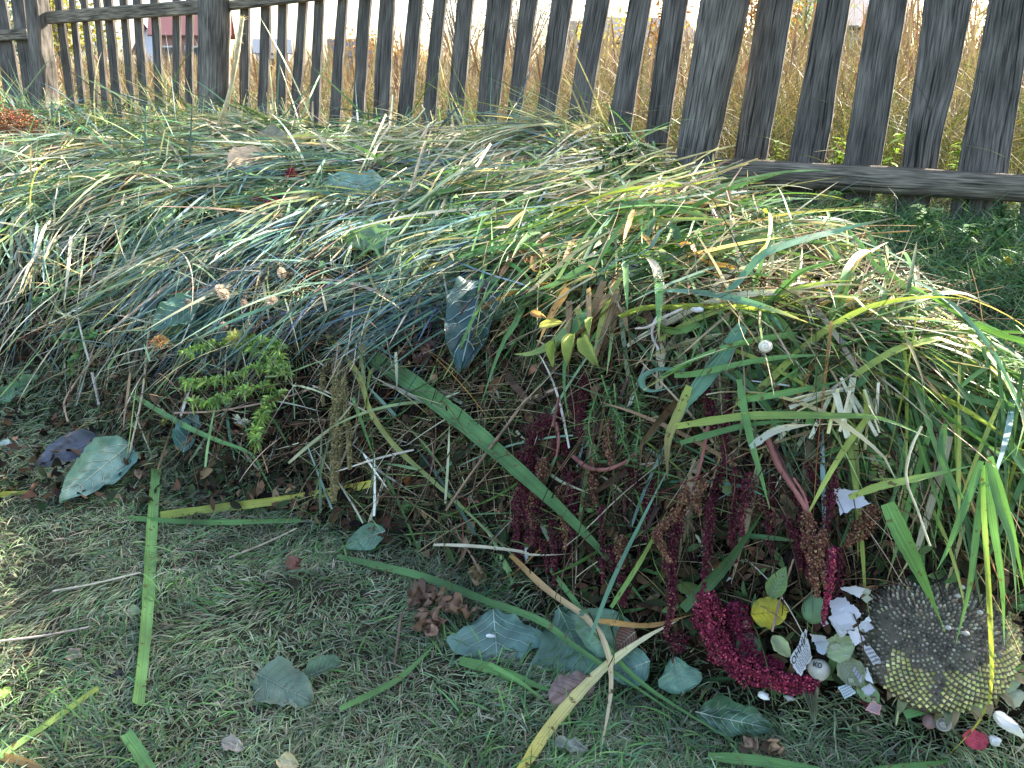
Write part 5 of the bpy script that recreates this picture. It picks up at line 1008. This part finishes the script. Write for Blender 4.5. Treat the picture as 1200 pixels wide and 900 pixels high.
# ------------------------------------------------------------------ flowers
def flower(px, py, rpx, label, c, cc, lift=.08, n=26, name='aster_flower', cat='flower', group=None, droop=.2, stem=None, cen=.35):
    lift = lift+(.075 if py < 400 else 0); P = PT([(px, py)], lift)[0]; r = rpx*px2m(P); v = nrm(nrm(EYE-P)+R.normal(0, .45, 3)); e1 = nrm(np.cross([.1, 0, 1.0], v)); e2 = np.cross(v, e1); root = empty(name, P); tag(root, label, cat, group)
    parts = []
    for lay, (sc_l, up) in enumerate([(1, -.1), (.8, .3), (.55, .7)]):
        t = np.linspace(0, 2*np.pi, n, endpoint=False)+R.normal(0, .12, n); d = e1*np.cos(t)[:, None]+e2*np.sin(t)[:, None]; q = np.linspace(.15, 1, 4)
        Q = P+(d[:, None]*(q*r*sc_l)[None, :, None]*R.uniform(.8, 1.15, (n, 1, 1)))+v*((q*up-q*q*droop)*r*.8)[None, :, None]; parts.append(ribbons(Q, np.cross(d, v), np.full(n, r*.26), [.4, .9, 1, .4], pal([c], n, .25), None, .1))
    V, Fq, C, U = join(parts); child('petals', V, Fq, M_LEAF, root, col=C, uv=U)
    k = 90; q = np.sqrt(R.random(k))*cen*r; t = R.uniform(0, 6.28, k); V, Fq, C, U = lumps(P+(e1*np.cos(t)[:, None]+e2*np.sin(t)[:, None])*q[:, None]+v*r*.45, np.full(k, r*.08), pal([cc], k, .3)); child('centre', V, Fq, M_AMAR, root, col=C, smooth=False)
    if stem is not None:
        S_ = PT([stem], lift*.5)[0]; B = catmull(np.array([S_, (S_+P)/2+[0, 0, .01], P-v*r*.3]), 12); vv, ff, c2, uu = tubes(B[None], np.full((1, 12), .0018), np.array([(.14, .22, .08)]), 5); child('stem', vv, ff, M_GRASS, root, col=c2)
    return root
BU = (.3, .012, .05); AG = 'burgundy aster flowers lying on the heap'
flower(303, 238, 9, 'burgundy aster flower, top left of its group', BU, (.3, .25, .08), group=AG, stem=(318, 215)); flower(320, 241, 10, 'burgundy aster flower, top right of its group', (.24, .01, .05), (.3, .3, .12), group=AG, stem=(335, 215))
flower(290, 263, 11, 'burgundy aster flower with pale pink centre, lower middle of its group', (.2, .01, .05), (.5, .3, .35), group=AG, stem=(300, 235)); flower(278, 281, 8, 'burgundy aster flower, lowest of its group', (.26, .015, .07), (.5, .25, .3), group=AG, stem=(285, 262))
flower(342, 203, 7, 'small burgundy flower right of the tan sunlit leaf', (.2, .02, .06), (.2, .1, .05), group=AG)
flower(277, 240, 7, 'yellow withered flower left of the burgundy asters', (.45, .32, .08), (.3, .2, .06), stem=(300, 220)); flower(418, 342, 7, 'faded pink flower in the dark gap under the cabbage leaf', (.4, .2, .28), (.1, .03, .06)); flower(431, 327, 7, 'dull mauve flower above the faded pink one', (.3, .1, .18), (.1, .03, .06))
flower(188, 400, 12, 'brown yellow withered flower on a pale stem left of the aster bush', (.42, .27, .1), (.3, .17, .06), lift=.10, stem=(265, 404), n=18); flower(277, 398, 12, 'yellow green shaggy flower at the top of the aster bush', (.55, .52, .14), (.4, .3, .08), lift=.11, stem=(300, 410))
flower(283, 493, 13, 'withered white daisy with brown centre hanging from the aster bush', (.72, .72, .72), (.3, .18, .08), lift=.09, n=14, stem=(295, 520)); flower(193, 494, 6, 'small yellow bud left of the daisy', (.4, .36, .1), (.3, .25, .1), lift=.08)
flower(1182, 305, 5, 'tiny yellow flower in the dark grass', (.5, .4, .03), (.4, .3, .02), lift=.08); flower(1120, 378, 6, 'magenta floret in the dark grass at the right', (.35, .03, .14), (.2, .02, .1), lift=.06); flower(1116, 372, 5, 'small yellow flower next to the magenta one', (.5, .4, .03), (.4, .3, .02), lift=.07)
flower(470, 560, 6, 'faded orange petals low in the dark face', (.4, .16, .04), (.3, .1, .03), lift=.03); flower(478, 562, 6, 'orange petals beside the faded ones', (.45, .17, .04), (.3, .1, .03), lift=.03)
# aster bush: leafy stems with buds
def bush(spec, label, cols, lift=.06, name='aster_bush', cat='cut plant', ll=(.012, .03), lw=.2, dens=10, buds=()):
    P0_ = PT([spec[0][0]], lift)[0]; root = empty(name, P0_); tag(root, label, cat)
    for pts in spec:
        C = catmull(PT(pts, np.linspace(lift, lift*1.5, len(pts))), 24); vv, ff, c2, uu = tubes(C[None], np.linspace(.002, .001, 24)[None], np.array([(.2, .3, .1)]), 5); st_ = child('stem', vv, ff, M_GRASS, root, col=c2)
        n = dens*len(pts)*3; i = R.integers(2, 24, n); d = nrm(R.normal(0, 1, (n, 3))+[0, 0, .3]); L = R.uniform(*ll, n); q = np.linspace(0, 1, 5); Q = C[i][:, None]+d[:, None]*(L[:, None]*q)[..., None]+np.array([0, 0, -1.0])*(L[:, None]*q*q*.4)[..., None]
        V, Fq, Cc, U = ribbons(Q, nrm(R.normal(0, 1, (n, 3))), L*lw, [.4, .9, 1, .6, .05], pal(cols, n, .2), None, .15); child('foliage', V, Fq, M_LEAF, st_, col=Cc, uv=U)['kind'] = 'stuff'
    for (x, y) in buds:
        P = PT([(x, y)], lift*1.5)[0]; n = 60; d = nrm(R.normal(0, 1, (n, 3))); Q = P+d[:, None]*np.linspace(.2, 1, 3)[None, :, None]*.011; V, Fq, Cc, U = ribbons(Q, nrm(R.normal(0, 1, (n, 3))), np.full(n, .004), [1, .9, .1], pal([(.26, .4, .14), (.2, .34, .12)], n)); child('bud', V, Fq, M_LEAF, root, col=Cc, uv=U)
bush([[(330, 430), (300, 410), (270, 400), (240, 405), (215, 412)], [(335, 440), (300, 430), (260, 445), (215, 447)], [(330, 450), (290, 455), (250, 470), (225, 470)], [(330, 400), (310, 400), (285, 395)], [(340, 440), (330, 425), (325, 400)], [(310, 480), (300, 500), (300, 520)], [(335, 455), (315, 470), (305, 490)]],
     'leafy yellow green aster bush lying on the left slope', [(.26, .4, .08), (.38, .48, .12), (.18, .3, .09), (.14, .26, .07)], .09, buds=[(224, 418), (213, 446), (232, 453), (255, 465), (266, 470), (301, 515), (278, 395), (322, 403), (330, 430)], dens=26)
bush([[(200, 300), (175, 260), (160, 215)], [(205, 300), (190, 250), (185, 205)], [(210, 300), (210, 250), (215, 200)], [(215, 310), (170, 300), (155, 250)], [(225, 270), (235, 220), (240, 180)], [(180, 300), (175, 240), (200, 190)]],
     'dark feathery green weed bundle on the left crest', [(.08, .16, .07), (.11, .2, .08), (.06, .12, .05)], .10, name='weed_bundle', dens=26, ll=(.012, .035), lw=.1)
bush([[(690, 225), (715, 205), (735, 185)], [(700, 220), (730, 205), (760, 190)], [(720, 220), (750, 215), (790, 200)], [(730, 225), (770, 215), (800, 205)], [(690, 215), (740, 195), (780, 185)]],
     'clump of dark cut roots and green stub ends on the crest by the right post', [(.24, .34, .09), (.05, .06, .03), (.34, .4, .13), (.03, .03, .02)], .09, name='root_clump', dens=20, ll=(.012, .03), lw=.25)
bush([[(700, 460), (690, 500), (700, 540)], [(720, 450), (725, 500), (740, 540)], [(740, 440), (750, 490), (745, 530)], [(705, 440), (715, 470), (730, 500)]],
     'fine feathery green stems hanging in the shade under the yellowing bundle', [(.12, .22, .08), (.09, .17, .07)], .06, name='weed_bundle', dens=16, ll=(.008, .02), lw=.14)
bush([[(60, 400), (80, 395), (110, 390)], [(80, 440), (100, 400), (120, 390)], [(30, 360), (60, 345), (90, 340)]],
     'small leaved green creeper in the dark hollow at left', [(.11, .22, .08), (.15, .27, .1)], .05, name='creeper', dens=9, ll=(.015, .03), lw=.6)
bush([[(345, 125), (347, 110), (342, 90)], [(350, 125), (352, 105), (349, 95)]], 'green weed tip standing up in front of the fence at left', [(.14, .24, .07), (.2, .3, .1)], .02, name='weed', dens=9, ll=(.03, .07), lw=.2)
# nettles in front of and behind the lowest rail
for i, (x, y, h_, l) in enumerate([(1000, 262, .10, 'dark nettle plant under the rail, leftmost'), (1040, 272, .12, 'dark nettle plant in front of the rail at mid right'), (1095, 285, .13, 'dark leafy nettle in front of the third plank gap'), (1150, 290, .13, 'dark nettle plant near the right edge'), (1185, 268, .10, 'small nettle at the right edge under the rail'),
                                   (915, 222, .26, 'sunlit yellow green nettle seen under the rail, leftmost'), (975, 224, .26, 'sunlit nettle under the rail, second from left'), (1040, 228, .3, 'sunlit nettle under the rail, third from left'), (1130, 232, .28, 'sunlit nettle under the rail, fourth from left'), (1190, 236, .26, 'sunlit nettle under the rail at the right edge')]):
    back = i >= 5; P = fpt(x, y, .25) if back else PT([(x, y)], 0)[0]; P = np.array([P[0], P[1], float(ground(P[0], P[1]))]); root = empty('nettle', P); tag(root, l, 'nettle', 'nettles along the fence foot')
    for k in range(4 if back else 3):
        b = P+np.array([*R.normal(0, .05, 2), 0]); t_ = b+np.array([*R.normal(0, .05, 2), h_*R.uniform(.7, 1.2)]); C = catmull(np.array([b, (b+t_)/2+R.normal(0, .01, 3), t_]), 16); vv, ff, c2, uu = tubes(C[None], np.full((1, 16), .0022), np.array([(.12, .2, .07)]), 5); st_ = child('stem', vv, ff, M_GRASS, root, col=c2)
        n = 26; ii = R.integers(3, 16, n); a = R.uniform(0, 6.28, n); d = nrm(np.stack([np.cos(a), np.sin(a), R.uniform(-.1, .5, n)], -1)); L = R.uniform(.03, .06, n); q = np.linspace(0, 1, 6); Q = C[ii][:, None]+d[:, None]*(L[:, None]*q)[..., None]+np.array([0, 0, -1.0])*(L[:, None]*q*q*.5)[..., None]
        V, Fq, Cc, U = ribbons(Q, nrm(np.cross(d, [0, 0, 1.0])), L*.55, [.15, .9, 1, .75, .4, .03], pal([(.12, .24, .07), (.09, .19, .06)] if not back else [(.34, .5, .09), (.42, .52, .12)], n), None, .12); child('foliage', V, Fq, M_LEAF, st_, col=Cc, uv=U)['kind'] = 'stuff'  # brighter palette behind the rail paints sunlight into those leaves
# hare's tail grass heads
for i, (x, y, w_, h_, l) in enumerate([(262, 345, 9, 8, 'largest pale hare tail seed head, leftmost of its group'), (258, 338, 8, 5, 'pinkish hare tail seed head just above the largest'), (319, 352, 8, 6, 'pink hare tail seed head at the right of its group'), (330, 320, 6, 8, 'cream hare tail seed head, highest of its group'), (221, 356, 4, 6, 'small grey hare tail seed head by the dark rounded leaf'), (262, 382, 5, 5, 'dull hare tail seed head below the largest'), (294, 384, 6, 5, 'dull pinkish hare tail seed head low in its group'), (286, 356, 4, 6, 'thin hare tail seed head between the two pale ones')]):
    P = PT([(x, y)], .17)[0]; m = px2m(P); n = 420; d = nrm(R.normal(0, 1, (n, 3))); ctr = P+d*np.array([w_, w_*.8, h_])*m*.6; Q = ctr[:, None]+nrm(d+[0, 0, .3])[:, None]*np.linspace(0, .006, 3)[None, :, None]
    V, Fq, C, U = ribbons(Q, nrm(R.normal(0, 1, (n, 3))), np.full(n, .0014), [1, .8, .1], pal([(.72, .58, .5), (.66, .5, .44)] if i < 4 else [(.42, .33, .3)], n, .1)); o = mesh_np('hare_tail', V, Fq, M_DRY, C, U); tag(o, l, 'seed head', "hare's tail seed heads on the blue green grass")
    B = catmull(np.array([P, P+[.05, .03, -.01], P+[.12, .07, -.05]]), 10); vv, ff, c2, uu = tubes(B[None], np.full((1, 10), .0008), np.array([(.4, .36, .22)]), 4); child('stem', vv, ff, M_GRASS, o, col=c2)
print('plants', time.time()-T0)

# ------------------------------------------------------------------ beyond the fence
def far_pt(px, dist): d = rays(px, 84); return np.array([d[0]/d[1]*dist, dist, float(ground(d[0]/d[1]*dist, dist))])
def tree(px, dist, hgt, wid, label, cols, dens=1400, name='tree', cat='tree', trunk=.25, leaf=.16, limb=9, stemc=(.16, .13, .11), bare=.0):
    P = far_pt(px, dist); root = empty(name, P); tag(root, label, cat)
    lim = []; tips = []
    for i in range(limb):
        a = R.uniform(0, 6.28); r_ = wid*.5*R.uniform(.3, 1); z0 = hgt*R.uniform(.1, .6)*trunk*2; tip = P+np.array([math.cos(a)*r_, math.sin(a)*r_, hgt*R.uniform(.5, 1)]); b = P+np.array([0, 0, z0]); lim.append(catmull(np.array([b, (b+tip)/2+R.normal(0, .05, 3)*hgt*.5, tip]), 10)); tips += [lim[-1][k] for k in range(4, 10)]
    T = catmull(np.array([P-[0, 0, .1], P+[0.02*hgt, 0, hgt*.5], P+[0, 0, hgt*.85]]), 10); v, f, c, u = tubes(T[None], np.linspace(.035, .006, 10)[None]*hgt*.6, np.array([stemc]), 7); child('trunk', v, f, M_DULL, root, col=c)
    v, f, c, u = tubes(np.array(lim), np.linspace(.012, .003, 10)[None]*hgt*.6, np.tile(stemc, (limb, 1)), 5); child('limbs', v, f, M_DULL, root, col=c)
    tips = np.array(tips); n = dens; cp = tips[R.integers(0, len(tips), n)]+R.normal(0, 1, (n, 3))*np.array([.13*wid, .13*wid, .08*hgt]); d = nrm(R.normal(0, 1, (n, 3))); L = R.uniform(.6, 1.3, n)*leaf; Q = cp[:, None]+d[:, None]*(L[:, None]*np.linspace(0, 1, 3))[..., None]
    V, Fq, C, U = ribbons(Q, nrm(R.normal(0, 1, (n, 3))), L*(.6 if not bare else .12), [.3, 1, .1], pal(cols, n, .25)); child('crown', V, Fq, M_LEAF, root, col=C, uv=U)
YL = [(.34, .27, .04), (.27, .24, .05), (.2, .22, .05)]; OG = [(.36, .17, .03), (.3, .12, .03), (.36, .22, .06)]; GY = [(.22, .18, .15), (.3, .25, .2), (.16, .14, .12)]; GN = [(.12, .18, .06), (.2, .24, .08)]
tree(75, 26, 4.2, 3.0, 'yellow autumn birch behind the left end of the fence', YL, 2200, name='birch_tree'); tree(12, 30, 3.6, 2.2, 'grey conifer at the left edge beyond the fence', [(.12, .15, .13)], 1500)
tree(120, 48, 4.2, 3, 'hazy grey shrub right of the yellow birch', [(.28, .28, .3)], 900, name='shrub', cat='shrub'); tree(470, 30, 1.9, 3.4, 'low orange shrub behind the left middle planks', OG, 1500, name='shrub', cat='shrub', leaf=.12)
tree(540, 24, 3.6, 2.6, 'bare grey bush left of the dark shed roof', GY, 1400, name='bush', cat='bush', bare=1, limb=26); tree(612, 22, 3.2, 2.4, 'second bare grey bush behind the middle planks', GY, 1400, name='bush', cat='bush', bare=1, limb=26)
tree(640, 40, 3.4, 4, 'pale bare bush in front of the far sheds', GY, 1200, name='bush', cat='bush', bare=1, limb=20); tree(775, 20, 2.6, 1.2, 'orange bush left of the right fence post', OG, 1300, name='bush', cat='bush', leaf=.09)
tree(872, 16, 2.4, 1.5, 'bright orange bush right of the right fence post', OG, 2000, name='bush', cat='bush', leaf=.08); tree(935, 18, 2.5, 1.6, 'dull green bush beside the orange one', GN, 1600, name='bush', cat='bush', leaf=.08)
tree(715, 15, 1.4, 1.2, 'low yellow bush in the dry grass', [(.5, .38, .08), (.4, .3, .1)], 900, name='bush', cat='bush', leaf=.07); tree(1075, 15, 2.3, 2.4, 'reddish brown dry weed thicket at the right', [(.3, .17, .12), (.38, .24, .17)], 2600, name='bush', cat='bush', bare=1, limb=24, leaf=.12)
tree(1190, 12, 1.9, 2.0, 'brown leafy thicket at the right edge', [(.32, .2, .14), (.3, .26, .12)], 2200, name='bush', cat='bush', leaf=.07)
def box(name, par, c, size, mat_c, rot=0.0, mat=None, label=None):
    x, y, z = np.array(size)/2; V = np.array([[sx*x, sy*y, sz*z] for sx in (-1, 1) for sy in (-1, 1) for sz in (-1, 1)]); ca, sa = math.cos(rot), math.sin(rot); V = np.stack([V[:, 0]*ca-V[:, 1]*sa, V[:, 0]*sa+V[:, 1]*ca, V[:, 2]], -1)+np.array(c)
    Fq = np.array([[0, 1, 3, 2], [4, 6, 7, 5], [0, 4, 5, 1], [2, 3, 7, 6], [0, 2, 6, 4], [1, 5, 7, 3]]); o = child(name, V, Fq, mat or M_DULL, par, col=np.tile(mat_c, (8, 1)), smooth=False)
    if label: o['label'] = label
    return o
def house(px, dist, w_, dep, wall_h, roof_h, label, wc, rc, rot=.3, win=2, name='house', cat='house', win_c=(.05, .06, .08), gable=None):
    P = far_pt(px, dist); root = empty(name, P); tag(root, label, cat); ca, sa = math.cos(rot), math.sin(rot); T = lambda q: np.stack([np.asarray(q)[:, 0]*ca-np.asarray(q)[:, 1]*sa, np.asarray(q)[:, 0]*sa+np.asarray(q)[:, 1]*ca, np.asarray(q)[:, 2]], -1)+P
    x, y = w_/2, dep/2
    V = T([[-x, -y, -.3], [x, -y, -.3], [x, y, -.3], [-x, y, -.3], [-x, -y, wall_h], [x, -y, wall_h], [x, y, wall_h], [-x, y, wall_h], [-x, 0, wall_h+roof_h*.93], [x, 0, wall_h+roof_h*.93]])
    child('wall', V, [np.array([[0, 1, 5, 4], [2, 3, 7, 6]]), np.array([[0, 4, 8, 7, 3], [1, 2, 6, 9, 5]])], M_DULL, root, col=np.tile(wc, (10, 1)), smooth=False)
    o_ = .35; V = []; 
    for sg in (-1, 1):
        for zz in (0, .1): V += [[-x-o_, sg*(y+o_), wall_h-roof_h*o_/y*.9+zz], [x+o_, sg*(y+o_), wall_h-roof_h*o_/y*.9+zz], [x+o_, 0, wall_h+roof_h+zz], [-x-o_, 0, wall_h+roof_h+zz]]
    f = [[0, 1, 2, 3], [4, 7, 6, 5], [0, 4, 5, 1], [0, 3, 7, 4], [1, 5, 6, 2]]; f2 = [[a+8 for a in q] for q in f]; child('roof', T(V), np.array(f+f2), M_DULL, root, col=np.tile(rc, (16, 1)), smooth=False)
    for i in range(win):
        q = -x+w_*(i+.5)/win; fr = box('window', root, T([[q, -y-.03, wall_h*.55]])[0], (.95, .08, 1.1), (.6, .6, .6), rot); box('pane', fr, T([[q, -y-.08, wall_h*.55]])[0], (.75, .04, .9), win_c, rot)
    dq = x*.55; box('door', root, T([[dq, -y-.03, .95]])[0], (.85, .06, 1.9), (.2, .14, .1), rot)
house(232, 62, 4.6, 4, 3.0, 1.5, 'dark red roofed house standing beyond the field left of the middle post', (.3, .16, .14), (.16, .07, .07), .25, 3); house(193, 70, 2.6, 2.6, 2.2, 1.7, 'white gabled house left of the dark red one', (.7, .72, .78), (.3, .2, .22), 1.3, 1)
house(322, 98, 3.4, 3, 2.6, 1.2, 'small white hut with grey roof far beyond the field', (.66, .68, .72), (.2, .22, .25), .2, 1, 'hut', 'hut'); house(413, 95, 4.2, 4, 2.2, 1.5, 'pale blue walled cabin far behind the planks', (.3, .45, .6), (.06, .06, .07), .2, 1, 'cabin', 'cabin')
house(702, 52, 5, 4, 1.7, 1.5, 'white shed with dark roof behind the middle planks', (.66, .66, .66), (.06, .055, .055), .3, 1, 'shed', 'shed'); house(975, 45, 5, 4, 2.6, 1.3, 'grey wooden barn behind the right planks', (.2, .19, .2), (.12, .11, .12), .2, 1, 'barn', 'barn'); house(745, 38, 3.5, 3, 1.8, .8, 'low grey shed half hidden by the dry grass', (.17, .16, .17), (.1, .1, .11), .2, 1, 'shed', 'shed')
print('far', time.time()-T0)


# ------------------------------------------------------------------ light
SUN_AZ, SUN_EL = math.radians(57), math.radians(27.2)
sd = np.array([math.sin(SUN_AZ)*math.cos(SUN_EL), math.cos(SUN_AZ)*math.cos(SUN_EL), math.sin(SUN_EL)])
from mathutils import Vector
sl = bpy.data.lights.new('sun', 'SUN'); sl.energy = 4.8; sl.angle = math.radians(.5); sl.color = (1, .93, .82)
so = bpy.data.objects.new('sun', sl); COL.objects.link(so); so.rotation_euler = Vector(sd).to_track_quat('Z', 'Y').to_euler(); so.location = (3, 8, 6)
w = bpy.data.worlds.new('World'); sc.world = w; w.use_nodes = True; nt = w.node_tree
bg = nt.nodes['Background']; sky = nt.nodes.new('ShaderNodeTexSky'); sky.sky_type = 'NISHITA'; sky.sun_disc = False
sky.sun_elevation = SUN_EL; sky.sun_rotation = SUN_AZ; sky.air_density = 1; sky.dust_density = 2.5; sky.ozone_density = .6
nt.links.new(sky.outputs[0], bg.inputs[0]); bg.inputs[1].default_value = .14
sc.view_settings.view_transform = 'Standard'; sc.view_settings.look = 'None'; sc.view_settings.gamma = 1; sc.view_settings.use_curve_mapping = False
sc.view_settings.exposure = 2.3
sc.render.engine = 'CYCLES'; sc.cycles.max_bounces = 6; sc.cycles.diffuse_bounces = 3; sc.cycles.transmission_bounces = 3; sc.cycles.transparent_max_bounces = 4
print('done', time.time()-T0)
